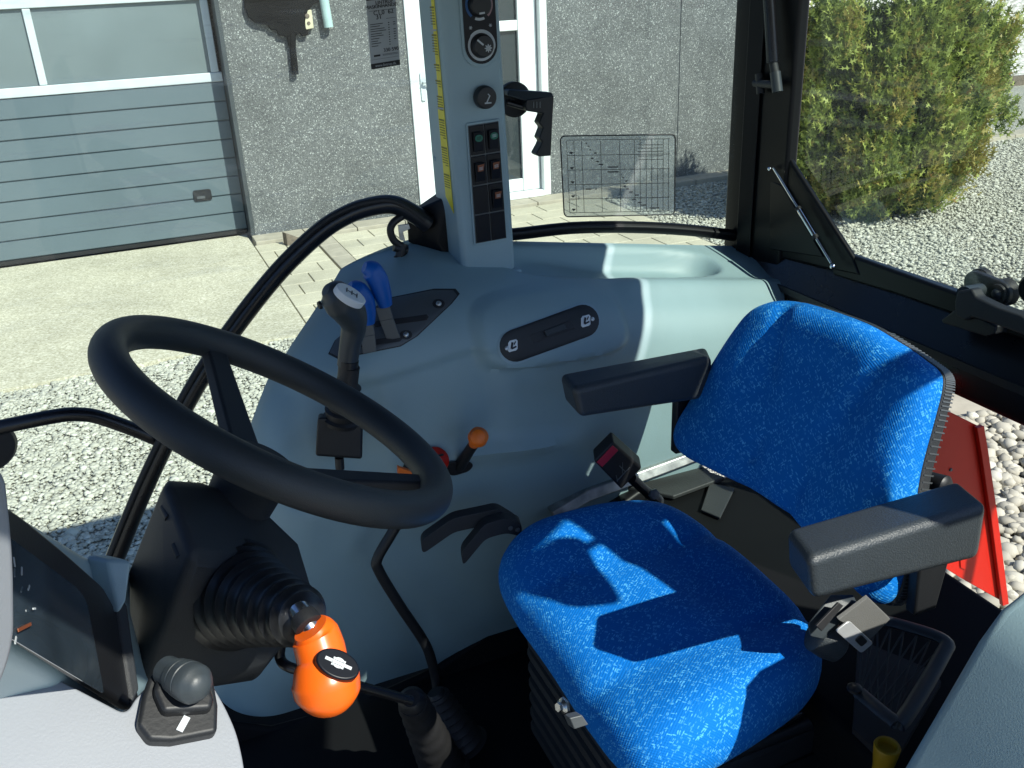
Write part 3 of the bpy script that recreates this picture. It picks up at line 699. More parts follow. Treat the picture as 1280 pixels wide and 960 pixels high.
# lighter knob
kc = pf(604, 121)
kn = obj('lighter_knob', *g_lathe(kc, FN, [(0, .019), (.004, .021), (.016, .020), (.020, .018), (.021, .012), (.021, .002)], 36), 'black', cpil)
mb = MB(); k2 = kc+V((0, -.0215, -.002))
mb.add(*g_strip(k2+V((-.002, 0, -.006)), k2+V((.005, 0, .006)), .002, FN)); mb.add(*g_strip(k2+V((-.006, 0, -.007)), k2+V((.007, 0, -.007)), .0025, FN)); mb.add(*g_strip(k2+V((.004, 0, .006)), k2+V((.001, 0, .009)), .0015, FN))
mb.build('symbol', 'lightgrey', kn)
# climate dials on a black capsule
dc = pf(601, 57); du = V((-.0015, 0, 1)).normalized()
cap = []; R_ = .031
for k in range(17): a = pi*k/16; cap.append(dc+V((R_*cos(a+pi), 0, R_*sin(a+pi)-.0)))
for k in range(17): a = pi*k/16; cap.append(dc+V((R_*cos(a)-.002, 0, R_*sin(a)+.20)))
obj('dial_bezel', *g_prism([p+(p-dc-V((0, 0, .1)))*.0+V(((p.x-dc.x)*.16, 0, (p.z-dc.z-.1)*.045)) for p in cap], (0, -.002, 0)), 'pillar', cpil, bevel=.0015)
dp = obj('climate_panel', *g_prism([p+V((0, -.002, 0)) for p in cap], (0, -.0012, 0)), 'switch', cpil)
for k, cz in enumerate((0, .068, .136)):
    c0 = dc+V((-.0005*k, -.0034, cz))
    mb = MB(); N_ = 40
    if k == 0: arcs = [(0, 2*pi, 'lightgrey')]
    else: arcs = [(pi*.62, pi*1.28, 'lightgrey' if k == 2 else 'bluearc'), (pi*1.38, pi*1.62, 'lightgrey'), (pi*1.72, pi*2.38, 'redarc')]
    M.setdefault('bluearc', mat('blue_arc_print', (.02, .10, .28), .5)); M.setdefault('redarc', mat('pale_red_arc_print', (.35, .22, .24), .5))
    for a0, a1, mm in arcs:
        P_ = []; 
        for i in range(N_+1):
            a = a0+(a1-a0)*i/N_; wv = .0045+(.0012 if k == 0 and sin(a) > -.2 and cos(a) > -.8 else 0)
            P_ += [c0+V((.0215*cos(a), 0, .0215*sin(a))), c0+V(((.0215+wv)*cos(a), 0, (.0215+wv)*sin(a)))]
        mb = MB(); mb.add(P_, [[2*i, 2*i+1, 2*i+3, 2*i+2] for i in range(N_)]); mb.build('dial_ring', mm, dp, smooth=False)
    kb = obj('dial_knob', *g_lathe(c0, FN, [(0, .0205), (.012, .019), (.014, .017), (.0145, .004)], 36), 'black', dp)
    mb = MB(); c1 = c0+V((0, -.015, 0))
    if k == 0:
        mb.add(*g_strip(c1+V((-.013, 0, .011)), c1+V((-.002, 0, .002)), .003, FN))
        s0 = c1+V((.007, 0, -.004))
        for q in range(4):
            a = pi*q/4; mb.add(*g_strip(s0-V((.007*cos(a), 0, .007*sin(a))), s0+V((.007*cos(a), 0, .007*sin(a))), .0016, FN))
        ring = [s0+V((.0042*cos(pi*i/8), -.0002, .0042*sin(pi*i/8))) for i in range(16)]; mb.add(*g_tube(ring, .0006, 5, closed=True))
    else:
        mb.add(*g_strip(c1+V((-.006, 0, -.014)), c1+V((.004, 0, -.013)), .003, FN))
    mb.build('dial_symbol', 'lightgrey', kb)
mb = MB()
for (sx, sz) in ((-.019, .031), (.019, .033)):
    for q in range(3):
        a = pi*q/3; s0 = dc+V((sx, -.0036, sz)); mb.add(*g_strip(s0-V((.003*cos(a), 0, .003*sin(a))), s0+V((.003*cos(a), 0, .003*sin(a))), .001, FN))
    mb.build('fan_symbol', 'lightgrey', dp); mb = MB()
# yellow warning label on the pillar's front side
def lf(t, z, o=.001):
    a = pil_at(0, z); b = pil_at(3, z); q = a.lerp(b, t); n = (b-a).cross(V((0, 0, 1))).normalized(); n = n if n.x < 0 else -n
    return q+n*o, n
zt_, zb_ = 1.60, 1.005
ys = []
lab = [lf(.16, zt_)[0], lf(.16, zb_)[0], lf(.44, zb_+.028)[0], lf(.44, zt_)[0]]
ln_ = lf(.3, 1.2)[1]
yl = obj('warning_label', *g_prism(lab, ln_*.0006), 'label_yellow', cpil)
mb = MB(); zz = 1.585; 
while zz > 1.05:
    para = random.randint(3, 8)
    for k in range(para):
        zz -= .0046
        if zz < 1.05: break
        a = lf(.19, zz, .0017)[0]; b = lf(.42 if k < para-1 else random.uniform(.28, .38), zz, .0017)[0]; mb.add(*g_strip(a, b, .0017 if k else .003, ln_, .0003))
    zz -= .014
mb.build('label_print', 'ink_olive', yl)
for zz in (1.455, 1.335, 1.20): obj('label_fold', *g_strip(lf(.16, zz, .002)[0], lf(.44, zz-.002, .002)[0], .003, ln_, .0004), 'paper', yl)
for (t, z) in ((.78, 1.10), (.72, .93)):
    q, n = lf(t, z); obj('screw', *g_lathe(q-n*.001, n, [(0, .005), (.003, .004), (.004, .001)], 12), 'pillar', cpil)
# bracket behind the pillar and the threshold of the front opening
hull('hinge_bracket', [Y(547, 240, 1.76), Y(560, 245, 1.70), Y(562, 330, 1.70), Y(541, 302, 1.76), Y(509, 302, 1.76), Y(507, 268, 1.76), Y(520, 262, 1.76), Y(545, 302, 1.70)], 'frame', cab, .004)
hull('frame_foot', [Y(541, 300, 1.755), Y(562, 316, 1.70), Y(563, 334, 1.70), Y(556, 345, 1.70), Y(538, 330, 1.755), Y(541, 318, 1.755)], 'frame', cab, .006)
sill_t = [Y(546, 316, 1.735), Y(553, 322, 1.735), Y(489, 365, 1.735), Y(478, 365, 1.735)]
obj('sill_strip', *g_prism(sill_t, (0, .004, .004)), 'alu', cab, bevel=.0015)
obj('sill_seal', *g_prism([Y(540, 314, 1.742), Y(562, 326, 1.742), Y(470, 384, 1.742), Y(455, 380, 1.742)], (0, .012, 0)), 'rubber', cab, bevel=.003)
# ---- black frames of the side and rear windows
sw_ = smoothpath([Y(600, 294, 1.752), Y(640, 293, 1.752), Y(715, 285, 1.752), Y(790, 284, 1.752), Y(865, 288, 1.752), Y(938, 297, 1.752)], 6)
obj('side_window_frame', *g_tube(sw_, .0135, 12, flat=1.0), 'frame', cab)
obj('side_window_seal', *g_tube([p+V((0, -.012, .004)) for p in sw_], .003, 8), 'rubber', cab)
def xbar(name, pts, d, mt, x=1.30, bevel=.006, par=cab): return obj(name, *g_prism([X(px, py, x) for px, py in pts], (d, 0, 0)), mt, par, bevel=bevel)
# corner post: L section from the sill to the roof
cp_lo = [V((1.285, 1.745, .70)), V((1.30, 1.70, .70)), V((1.306, 1.605, .70)), V((1.334, 1.605, .70)), V((1.36, 1.70, .70)), V((1.36, 1.79, .70)), V((1.285, 1.79, .70))]
obj('corner_post', *g_prism(cp_lo, (0, 0, .95)), 'frame', cab, bevel=.008)
obj('post_trim', *g_prism([V((1.287, 1.738, .78)), V((1.299, 1.700, .78)), V((1.299, 1.700, 1.62)), V((1.287, 1.738, 1.62))], (-.006, -.004, 0)), 'frame', cab, bevel=.002)
xbar('corner_gusset', [(982, 190), (990, 205), (1066, 322), (1075, 345), (960, 320), (958, 200)], .014, 'frame', 1.312)
xbar('corner_gusset_pad', [(962, 225), (978, 232), (1030, 322), (962, 312)], .006, 'frame', 1.303)
sp = [(945, 322), (1000, 338), (1070, 345), (1068, 322), (1200, 372), (1290, 402), (1420, 452), (1420, 540), (1290, 482), (1200, 440), (1120, 404), (1045, 372), (960, 340)]
xbar('rear_window_frame', [(1050, 312), (1066, 320), (1200, 368), (1300, 400), (1700, 545), (1700, 580), (1300, 434), (1200, 396), (1120, 368), (1040, 344), (1038, 330)], .014, 'frame', 1.315)
# rear cross beam under the window: sloping top with a bluish sheen and a flat front
bz = [(1.30, .79), (1.335, .845), (1.40, .845), (1.40, .70), (1.285, .70), (1.278, .715), (1.278, .765)]
obj('rear_beam', *g_prism([V((x, 1.735, z)) for x, z in bz], (0, -1.36, 0)), 'paint', cab, bevel=.005)
obj('rear_beam_lip', *g_prism([V((1.272, 1.66, .772)), V((1.277, 1.66, .772)), V((1.277, 1.66, .757)), V((1.272, 1.66, .757))], (0, -1.25, 0)), 'mattblack', cab, bevel=.001)
obj('rear_glass', [V((1.331, 1.60, .80)), V((1.331, .36, .80)), V((1.331, .36, 1.62)), V((1.331, 1.60, 1.62))], [[0, 1, 2, 3]], 'rearglass', cab, smooth=False)
obj('side_glass', [V((.60, 1.766, .86)), V((1.30, 1.766, .80)), V((1.30, 1.766, 1.62)), V((.60, 1.766, 1.62))], [[0, 1, 2, 3]], 'glass', cab, smooth=False)
# unseen roof above the camera, left edge cut in and out to shape sun patches
shade_eave = [(-.40, .0), (.30, .0), (.61, .0), (.66, -.25), (.92, -.25), (.97, -.05), (1.01, .0), (1.05, .06), (1.08, .125), (1.16, .19), (1.325, .20), (1.325, 1.80), (-.40, 1.80)]
obj('roof', *g_prism([V((x, y, 1.64)) for x, y in shade_eave], (0, 0, .025)), 'mattblack', cab, bevel=.008)
obj('roof_dome', *g_prism(roundpoly([V((x, y, 1.666)) for x, y in ((-.32, .3), (1.0, .3), (1.15, .4), (1.2, 1.7), (-.32, 1.7))], .1), (0, 0, .07)), 'dash', cab, bevel=.03)
# unseen left post and bracket, added and bent to throw shade on the seat
obj('left_shade_post', *g_prism([V((1.215, .25, 1.262)), V((1.25, .25, 1.12)), V((1.28, .25, .80)), V((1.37, .25, .80)), V((1.34, .25, 1.14)), V((1.27, .25, 1.28)), V((1.19, .25, 1.31)), V((1.26, .25, 1.55)), V((1.29, .25, 1.65)), V((1.14, .25, 1.65)), V((1.11, .25, 1.43)), V((1.072, .25, 1.28)), V((1.095, .25, 1.262))], (0, -.04, 0)), 'paint', cab, bevel=.006)
obj('shade_bracket', *g_prism([V((1.20, .25, 1.505)), V((1.36, .25, 1.545)), V((1.36, .25, 1.60)), V((1.22, .25, 1.565))], (0, -.03, 0)), 'paint', cab, bevel=.004)
# floor with rubber mat
obj('floor_mat', *g_prism([V((-.42, .34, -.03)), V((1.30, .34, -.03)), V((1.30, 1.72, -.03)), V((-.42, 1.72, -.03))], (0, 0, .03)), 'deckblack', cab, bevel=.005)
obj('floor_coaming', *g_prism([Y(286, 905, 1.56), Y(340, 912, 1.56), Y(440, 885, 1.56), Y(545, 838, 1.56), Y(600, 800, 1.56), Y(700, 690, 1.56), Y(720, 900, 1.56), Y(300, 1000, 1.56)], (0, .02, 0)), 'deckblack', cab, bevel=.01)
# rear deck behind and beside the seat
obj('rear_deck', *g_prism([V((.80, 1.455, 0)), V((.80, .56, 0)), V((1.235, .56, 0)), V((1.235, 1.455, 0))], (0, 0, .40)), 'deckblack', cab, bevel=.02)
M['deckgrey'] = mat('grey_deck_plastic', (.04, .044, .045), .55, bump=.4, bscale=300)
obj('deck_cover', *g_prism([Z(780, 612, .405), Z(838, 577, .405), Z(906, 601, .405), Z(842, 625, .405)], (0, 0, .01)), 'deckgrey', cab, bevel=.003)
obj('deck_bracket', *g_prism([Z(887, 606, .403), Z(918, 613, .403), Z(900, 650, .403), Z(876, 640, .403)], (0, 0, .006)), 'deckgrey', cab, bevel=.002)
hull('console_skirt', [V((.70, 1.46, .0)), V((1.05, 1.46, 0)), V((1.05, 1.46, .415)), V((.86, 1.455, .415)), V((.74, 1.455, .36)), V((.68, 1.46, .22)), V((.70, 1.58, 0)), V((1.05, 1.58, 0)), V((1.05, 1.56, .41)), V((.74, 1.56, .35))], 'black', cab, .01)
# left wing console at the lower right: flat top falling away to the front
lw = [(.50, .30), (.60, .465), (.647, .548), (.70, .648), (.748, .740), (.775, .775), (.815, .793), (.87, .80), (1.42, .80), (1.42, -.02), (.50, -.02)]
obj('left_console', *g_prism([V((x, .55, z)) for x, z in lw], (0, -.35, 0)), 'console', cab, bevel=.016, seg=5)
# unseen plate on the left side, added to block sun from the cushion
shp_ = thing('shade_plate', 'unseen black plate added on the left side to cast a shadow on the seat', 'mirror', (1.10, .25, 1.45))
obj('shade_plate_body', *g_prism(roundpoly([V((.925, .255, 1.335)), V((.985, .255, 1.31)), V((1.005, .255, 1.34)), V((1.085, .255, 1.49)), V((1.05, .255, 1.515)), V((1.0, .255, 1.49)), V((.93, .255, 1.44))], .02), (0, .02, 0)), 'black', shp_, bevel=.005)
obj('mirror_arm', *g_tube([V((1.07, .262, 1.47)), V((1.15, .255, 1.50))], .008, 10), 'paint', shp_)  # arm holding the added plate
obj('rear_shade_board', *g_prism(roundpoly([V((1.66, .25, 1.285)), V((2.25, .25, 1.265)), V((2.25, .25, 1.70)), V((1.66, .25, 1.70))], .03), (0, .02, 0)), 'red', cab, bevel=.004)  # unseen board, added to shade the upper part of the red fender plate
obj('shade_board_post', *g_tube([V((1.95, .265, 1.30)), V((1.95, .265, .60)), V((1.42, .30, .60))], .015, 10), 'paint', cab)  # support of the added board
# ================================================================== SEAT
seat = thing('driver_seat', 'blue woven fabric driver seat with black padded armrests', 'seat', (.66, 1.02, 0))
ol = smoothpath([(.462, 1.04), (.462, 1.20), (.480, 1.285), (.535, 1.332), (.62, 1.342), (.72, 1.335), (.80, 1.30), (.845, 1.225), (.862, 1.12), (.862, 1.0), (.855, .90), (.825, .82), (.76, .768), (.66, .738), (.56, .722), (.495, .732), (.465, .785), (.460, .90)], 6, closed=True)
ol_raw = ol
ol = [(p.x, p.y) for p in [V((a.x, a.y, 0)) for a in [V((q[0], q[1], 0)) for q in ol]]] if not isinstance(ol[0], V) else [(p.x, p.y) for p in ol]
ol = [(a-.004*max(0, (.6-a)/.14), b if b > 1.03 else 1.03+(b-1.03)*.885) for a, b in ol]
rings = [(.04, .0), (.12, 0), (.22, 0), (.34, 0), (.46, 0), (.56, 0), (.66, 0), (.75, -.001), (.82, -.003), (.88, -.008), (.925, -.015), (.96, -.025), (.985, -.038), (.998, -.053), (1.0, -.066), (.995, -.078), (.982, -.086), (.96, -.09), (.3, -.09)]
def cmod(x, y, k):
    v = (y-1.03)/.30                                  # across
    h = .019*sm((abs(v)-.38)/.45)*(1-.3*sm((.55-x)/.1))     # side bolsters
    h -= .024*sm((.60-x)/.17)                         # the front rolls down
    h += .006*sin((x-.45)*38)*math.exp(-(v/.35)**2)*.6
    h -= .010*math.exp(-((x-.74)/.06)**2)*math.exp(-(v/.5)**2)
    h -= .006*math.exp(-((abs(v)-.40)/.05)**2)
    return h
def cw(a, b, h): return V((a, b, .505+h))
pad('seat_cushion', ol, rings, 'fabric', seat, cw, cmod)
obj('cushion_shell', *g_prism(roundpoly([V((.49, .815, .375)), V((.83, .84, .375)), V((.83, 1.29, .375)), V((.49, 1.30, .375))], .05), (0, 0, .04)), 'black', seat, bevel=.01)
# backrest on a plane leaning back
bp0 = V((.86, 1.03, .62)); bu = V((.36, 0, 1)).normalized(); bv = V((0, 1, 0)); bn = bu.cross(bv).normalized()
if bn.x > 0: bn = -bn
bl = []
BSH = lambda px: -36*max(0, min(1, (px-1050)/110))
for px, py in [(985, 656), (935, 618), (880, 588), (846, 570), (833, 552), (836, 530), (855, 497), (880, 455), (905, 415), (925, 388), (945, 374), (968, 371), (1000, 378), (1060, 398), (1120, 422), (1165, 444), (1184, 460), (1187, 480), (1178, 520), (1160, 590), (1145, 660), (1130, 715), (1112, 748), (1085, 752), (1040, 715)]:
    p = PL(px+BSH(px), py, bp0, bn); bl.append(((p-bp0).dot(bv), (p-bp0).dot(bu)))
bl = [(p.x, p.y) for p in smoothpath([V((a, b, 0)) for a, b in bl], 4, closed=True)]
brings = [(.04, 0), (.14, 0), (.26, 0), (.38, 0), (.50, 0), (.62, 0), (.72, -.001), (.81, -.003), (.88, -.007), (.935, -.013), (.97, -.021), (.99, -.031), (1.0, -.043), (.995, -.052)]
bcx = sum(p[0] for p in bl)/len(bl); bcy = sum(p[1] for p in bl)/len(bl)
def bmod(a, b, k):
    u = (a-bcx)/.25; w = (b-bcy)/.2
    h = .013*sm((abs(u)-.30-.22*max(-1, min(1, w)))/.45)
    h -= .015*math.exp(-((abs(u)-.32-.20*w)/.06)**2)*sm((1.3-abs(w))/.5)*sm((abs(u)-.10)/.15)*sm((k-.2)/.3)
    h -= .008*math.exp(-((w-.45)/.14)**2)*math.exp(-(u/.5)**2)
    return h
def bw(a, b, h): return bp0+bv*a+bu*b+bn*h
bk = pad('backrest', bl, brings, 'fabric', seat, bw, bmod)
sh = [(bcx+(a-bcx)*1.004, bcy+(b-bcy)*1.004) for a, b in bl]
obj('backrest_shell', *g_prism([bw(a, b, -.046) for a, b in sh], bn*-.024), 'mattblack', bk, bevel=.006)
mb = MB(); n = len(sh)
for i in range(n):
    a, b = sh[i]
    if a < bcx-.06 and i % 1 == 0:
        for t in (0, .5):
            a2 = a+(sh[(i+1) % n][0]-a)*t; b2 = b+(sh[(i+1) % n][1]-b)*t; mb.add(*g_strip(bw(a2, b2, -.050), bw(a2, b2, -.070), .0022, (V((0, a2-bcx, b2-bcy))).normalized(), .0006))
mb.build('shell_ribbing', 'switch2', bk)
# armrests
def armrest(pts_top, drop, taper, label):
    a, b, c, d = pts_top      # front far, rear far, rear near, front near
    lo = [a+V((.012, .004, -drop*taper)), b+V((0, .004, -drop)), c+V((0, -.003, -drop)), d+V((.012, -.003, -drop*taper))]
    ar = obj('armrest', [a, b, c, d]+lo, [[0, 1, 2, 3], [7, 6, 5, 4], [0, 4, 5, 1], [1, 5, 6, 2], [2, 6, 7, 3], [3, 7, 4, 0]], 'arm', seat, bevel=.013, seg=5)
    ar['label'] = label; return ar
l_ = armrest([Y(982, 660, .775), Y(1198, 598, .775), Y(1236, 629, .695), Y(1010, 699, .695)], .084, .76, 'near armrest catching the sun along its edge')
r_ = armrest([Y(698, 466, 1.345), Y(884, 432, 1.345), Y(890, 446, 1.275), Y(716, 486, 1.275)], .082, .72, 'far armrest in shade beside the console')
obj('armrest_bracket', *g_prism([V((.90, .765, .745)), V((.965, .765, .745)), V((.965, .765, .69)), V((.95, .765, .56)), V((.91, .765, .56)), V((.90, .765, .69))], (0, .02, 0)), 'black', seat, bevel=.004)
obj('armrest_bracket', *g_prism([V((.87, 1.33, .755)), V((.935, 1.33, .755)), V((.93, 1.33, .56)), V((.87, 1.33, .56))], (0, .02, 0)), 'black', seat, bevel=.004)
# lumbar knob at the backrest's rear edge
obj('recline_knob', *g_lathe(X(1158, 600, .99), (.2, -1, .1), [(-.02, .010), (.0, .014), (.03, .016), (.034, .012), (.035, .003)], 20), 'black', seat)
# suspension base
hull('seat_base', [V((.50, .80, .36)), V((.50, 1.25, .36)), V((.84, .82, .36)), V((.84, 1.25, .36)), V((.54, .82, .0)), V((.54, 1.24, .0)), V((.86, .82, 0)), V((.86, 1.24, 0))], 'mattblack', seat, .015)
mb = MB()
for k in range(6): mb.add(*g_prism(roundpoly([V((.49, .80, 0)), V((.79, .80, 0)), V((.79, 1.24, 0)), V((.49, 1.24, 0))], .03), (0, 0, .012)) if 0 else g_tube(roundpoly([V((.51, .81, .12+.035*k)), V((.84, .81, .12+.035*k)), V((.84, 1.24, .12+.035*k)), V((.51, 1.24, .12+.035*k))], .03), .012, 8, closed=True))
mb.build('suspension_bellows', 'rubber', seat)
obj('slide_rail', *g_tube([Z(878, 950, .40), Z(1000, 893, .40)], .008, 12), 'paint', seat)
obj('slide_rail', *g_tube([Z(862, 962, .385), Z(1010, 905, .385)], .010, 12), 'black', seat)
obj('base_bolt', *g_lathe(Y(706, 882, .83), (-1, -.2, .3), [(0, .011), (.004, .011), (.007, .006), (.012, .006)], 6), 'steel', seat)
obj('base_bracket', *g_prism([Y(712, 898, .84), Y(728, 894, .84), Y(736, 906, .84), Y(718, 912, .84)], (0, .02, -.01)), 'blade', seat, bevel=.002)
# ---- seat belt
bt = thing('seat_belt_buckle', 'seat belt buckle with red button on a stalk by the console', 'buckle', Y(815, 620, 1.37))
by = 1.36
q = [Y(742, 577, by), Y(766, 553, by), Y(803, 586, by), Y(777, 613, by)]
ax = (q[3]-q[0]).normalized()
obj('buckle_body', *g_prism(q, (.01, .026, .012)), 'black', bt, bevel=.005)
obj('red_button', *g_prism([p+V((0, -.0015, 0)) for p in [Y(745, 577, by), Y(765, 556, by), Y(772, 562, by), Y(752, 583, by)]], (0, -.002, 0)), 'redbtn', bt, bevel=.001)
mb = MB()
for a, b in (((771, 601), (787, 584)), ((770, 594), (772, 602)), ((774, 582), (782, 590)), ((778, 578), (778, 592))): mb.add(*g_strip(Y(*a, by-.001), Y(*b, by-.001), .0018, (0, -1, .3)))
mb.build('release_mark', 'blade', bt)
obj('buckle_stalk', *g_tube([Y(788, 596, by+.012), Y(805, 612, by+.012), Y(822, 625, by+.012)], [.018, .017, .020], 12, flat=.6), 'black', bt)
obj('anchor_bolt', *g_lathe(Y(817, 618, by-.012), (0, -1, .5), [(0, .012), (.006, .011), (.008, .005)], 6), 'blade', bt)
M['tongue'] = mat('satin_steel', (.72, .73, .74), .38, metal=.55)
rl = thing('seat_belt_reel', 'seat belt reel with bright steel tongue below the near armrest', 'belt reel', Y(1050, 800, .785))
ry = .785
obj('reel_cover', *g_lathe(Y(1026, 795, ry+.015), Y(1060, 815, ry)-Y(1026, 795, ry+.02), [(-.012, .020), (-.008, .026), (.014, .027), (.03, .024), (.034, .018)], 24), 'arm', rl)
hull('belt_guide', [Y(1008, 780, ry), Y(1038, 742, ry+.02), Y(1067, 742, ry+.02), Y(1073, 756, ry), Y(1030, 800, ry-.01), Y(1012, 796, ry-.005), Y(1035, 790, ry+.03), Y(1065, 760, ry+.03)], 'grey', rl, .004)
obj('belt_slot', *g_prism([Y(1018, 781, ry-.014), Y(1046, 752, ry-.004), Y(1052, 756, ry-.004), Y(1025, 788, ry-.015)], (0, -.004, .001)), 'ink', rl, bevel=.001)
wb = smoothpath([Y(1050, 775, ry-.015), Y(1062, 762, ry-.022), Y(1078, 752, ry-.018), Y(1100, 765, ry-.01)], 5)
obj('belt_webbing', *g_prism([Y(1048, 775, ry-.014), Y(1085, 747, ry-.012), Y(1113, 774, ry-.008), Y(1088, 800, ry-.012)], (0, .005, .002)), 'belt', rl, bevel=.001)
tg = [Y(1045, 789, ry-.02), Y(1062, 776, ry-.02), Y(1092, 804, ry-.02), Y(1077, 817, ry-.02)]
tn = (tg[1]-tg[0]).cross(tg[2]-tg[0]).normalized()
to = obj('belt_tongue', *g_prism(roundpoly(tg, .006), tn*.003), 'tongue', rl, bevel=.0008)
c1 = [Y(1068, 800, ry-.021), Y(1076, 793, ry-.021), Y(1084, 801, ry-.021), Y(1076, 808, ry-.021)]
obj('tongue_slot', *g_prism(roundpoly(c1, .004), (0, -.0015, 0)), 'ink', to)
# ================================================================== STEERING
WC = V((.114, 1.0, .961)); wth = .587; wn = V((sin(wth), 0, cos(wth))); wa = V((cos(wth), 0, -sin(wth))); wb_ = V((0, 1, 0))
WR, WRM = .201, .0198
stw = thing('steering_wheel', 'dark grey three spoke steering wheel in shade', 'steering wheel', WC)
N = 96; vs = []; fs = []; SG = 24
for i in range(N):
    t = 2*pi*i/N; rd = wa*cos(t)+wb_*sin(t)
    for j in range(SG):
        p = 2*pi*j/SG; rr = WRM*(1.0+.10*abs(sin(p))**3*(-1 if sin(p) < 0 else .2))
        fing = 1-.05*max(0, cos(p+pi))**6*(1 if (i % 6) < 1 else 0)*0
        vs.append(WC+rd*(WR+rr*cos(p)*1.0)+wn*(rr*sin(p)*1.08))
for i in range(N):
    for j in range(SG): fs.append([i*SG+j, i*SG+(j+1) % SG, ((i+1) % N)*SG+(j+1) % SG, ((i+1) % N)*SG+j])
obj('rim', vs, fs, 'wheel', stw)
HB = WC-wn*.085
obj('hub', *g_lathe(HB-wn*.055, wn, [(0, .034), (.02, .036), (.022, .040), (.05, .042), (.055, .046), (.075, .046), (.085, .040), (.088, .01)], 40), 'mattblack', stw)
for px, py in ((262, 425), (545, 603), (175, 560)):
    # spoke from the hub to the rim
    p = PL(px, py, WC, wn); rd = (p-WC).normalized(); a = HB+rd*.03+wn*.012; b = WC+rd*(WR-.006)-wn*.006; s = wn.cross(rd).normalized()
    d = (b-a).normalized(); nn = d.cross(s).normalized(); nn = nn if nn.dot(wn) > 0 else -nn
    mb = MB(); mb.add([a-s*.024-nn*.008, a+s*.024-nn*.008, b+s*.016-nn*.008, b-s*.016-nn*.008, a-s*.020+nn*.010, a+s*.020+nn*.010, b+s*.014+nn*.008, b-s*.014+nn*.008], [[0, 1, 2, 3], [7, 6, 5, 4], [0, 4, 5, 1], [1, 5, 6, 2], [2, 6, 7, 3], [3, 7, 4, 0]])
    mb.build('spoke', 'mattblack', stw, bevel=.004)
colm = thing('steering_column', 'black steering column cover with ribbed rubber boot', 'steering column', (-.05, 1.0, 0))
cf = [Y(206, 600, .93), Y(255, 603, .97), Y(325, 628, 1.0), Y(372, 680, 1.0), Y(393, 738, .97), Y(388, 762, .95), Y(330, 832, .94), Y(215, 866, .90), Y(166, 856, .90), Y(150, 745, 1.0), Y(240, 692, .86), Y(205, 790, .86), Y(300, 700, .88), Y(285, 800, .87), Y(205, 605, 1.08), Y(390, 740, 1.1), Y(330, 640, 1.12), Y(160, 760, 1.12), Y(180, 870, 1.1), Y(320, 850, 1.1)]
cc_ = hull('column_cover', cf, 'mattblack', colm, .012, 4)
for a, b in (((201, 634), (208, 648)), ((215, 681), (222, 696))):
    pa, pb = Y(*a, .955), Y(*b, .945)
    n_ = hit_fn(cc_)(*a); n2 = hit_fn(cc_)(*b)
    obj('cover_slot', *g_tube([n_[0]-n_[1]*.0045, n2[0]-n2[1]*.0045], .0058, 10), 'ink', cc_)
obj('column_tube', *g_tube([HB-wn*.06, HB-wn*.16, V((-.16, 1.0, .45)), V((-.2, 1.0, .02))], [.045, .06, .05, .05], 20), 'mattblack', colm)
# ribbed boot
b0, b1 = Y(292, 742, .90), Y(379, 772, .755); bd = (b1-b0); L_ = bd.length
prf = [(-.03, .062), (0, .062)]
nr = 9
for k in range(nr):
    t0 = k/nr; r0 = .060-.034*t0**.8; prf += [((t0+.02)*L_, r0), ((t0+.05)*L_, r0+.0015), ((t0+.075)*L_, r0-.003), ((t0+.10)*L_, r0-.004)]
prf += [(L_, .022), (L_+.006, .016), (L_+.008, .004)]
obj('boot', *g_lathe(b0, bd, prf, 48), 'boot', colm)
# shuttle lever with orange grip
shl = thing('shuttle_lever', 'orange grip direction lever with black oval badge on the steering column', 'lever', b1)
s0, s1, s2 = Y(374, 762, .75), Y(384, 778, .73), Y(393, 790, .725)
obj('lever_shaft', *g_tube([s0, s1, s2, Y(400, 802, .72)], [.010, .009, .009, .009], 14), 'steel', shl)
obj('shaft_collar', *g_lathe(Y(381, 774, .735), s2-s0, [(-.004, .013), (0, .014), (.008, .014), (.010, .011)], 20), 'black', shl)
gp = smoothpath([Y(388, 785, .722), Y(394, 794, .72), Y(400, 812, .712), Y(403, 826, .705), Y(404, 837, .700), Y(407, 850, .695), Y(409, 863, .692), Y(410, 875, .692)], 4)
gr = obj('grip', *g_tube(gp, [.017, .0225, .0235, .0232, .0275, .0318, .0310, .023], 28), 'orange', shl)
bc, bn2 = hit_fn(gr)(421, 832)
bn2 = (bn2+(CAM-bc).normalized()*.8+V((.1, 0, .35))).normalized(); ev = V((-.55, .0, 1)); ex_ = (Y(440, 842, .69)-Y(403, 822, .70)).normalized()
ex_ = (ex_-bn2*ex_.dot(bn2)).normalized(); ey_ = bn2.cross(ex_)
em = [bc+ex_*.021*cos(2*pi*k/32)+ey_*.0135*sin(2*pi*k/32) for k in range(32)]
eb = obj('badge', *g_prism([p-bn2*.008 for p in em], bn2*.013), 'switch', gr, bevel=.002)
mb = MB(); z0 = bc+bn2*.0056
mb.add(*g_strip(z0-ex_*.013, z0+ex_*.013, .003, bn2)); mb.add(*g_strip(z0-ex_*.006+ey_*.003, z0+ex_*.006+ey_*.003, .002, bn2)); mb.add(*g_strip(z0-ex_*.006-ey_*.003, z0+ex_*.006-ey_*.003, .002, bn2))
ri = [z0+bn2*.0008+ex_*.0055*cos(pi*k/8)+ey_*.0045*sin(pi*k/8) for k in range(16)]; mb.add(*g_tube(ri, .0007, 5, closed=True)); mb.build('badge_symbol', 'lightgrey', eb)
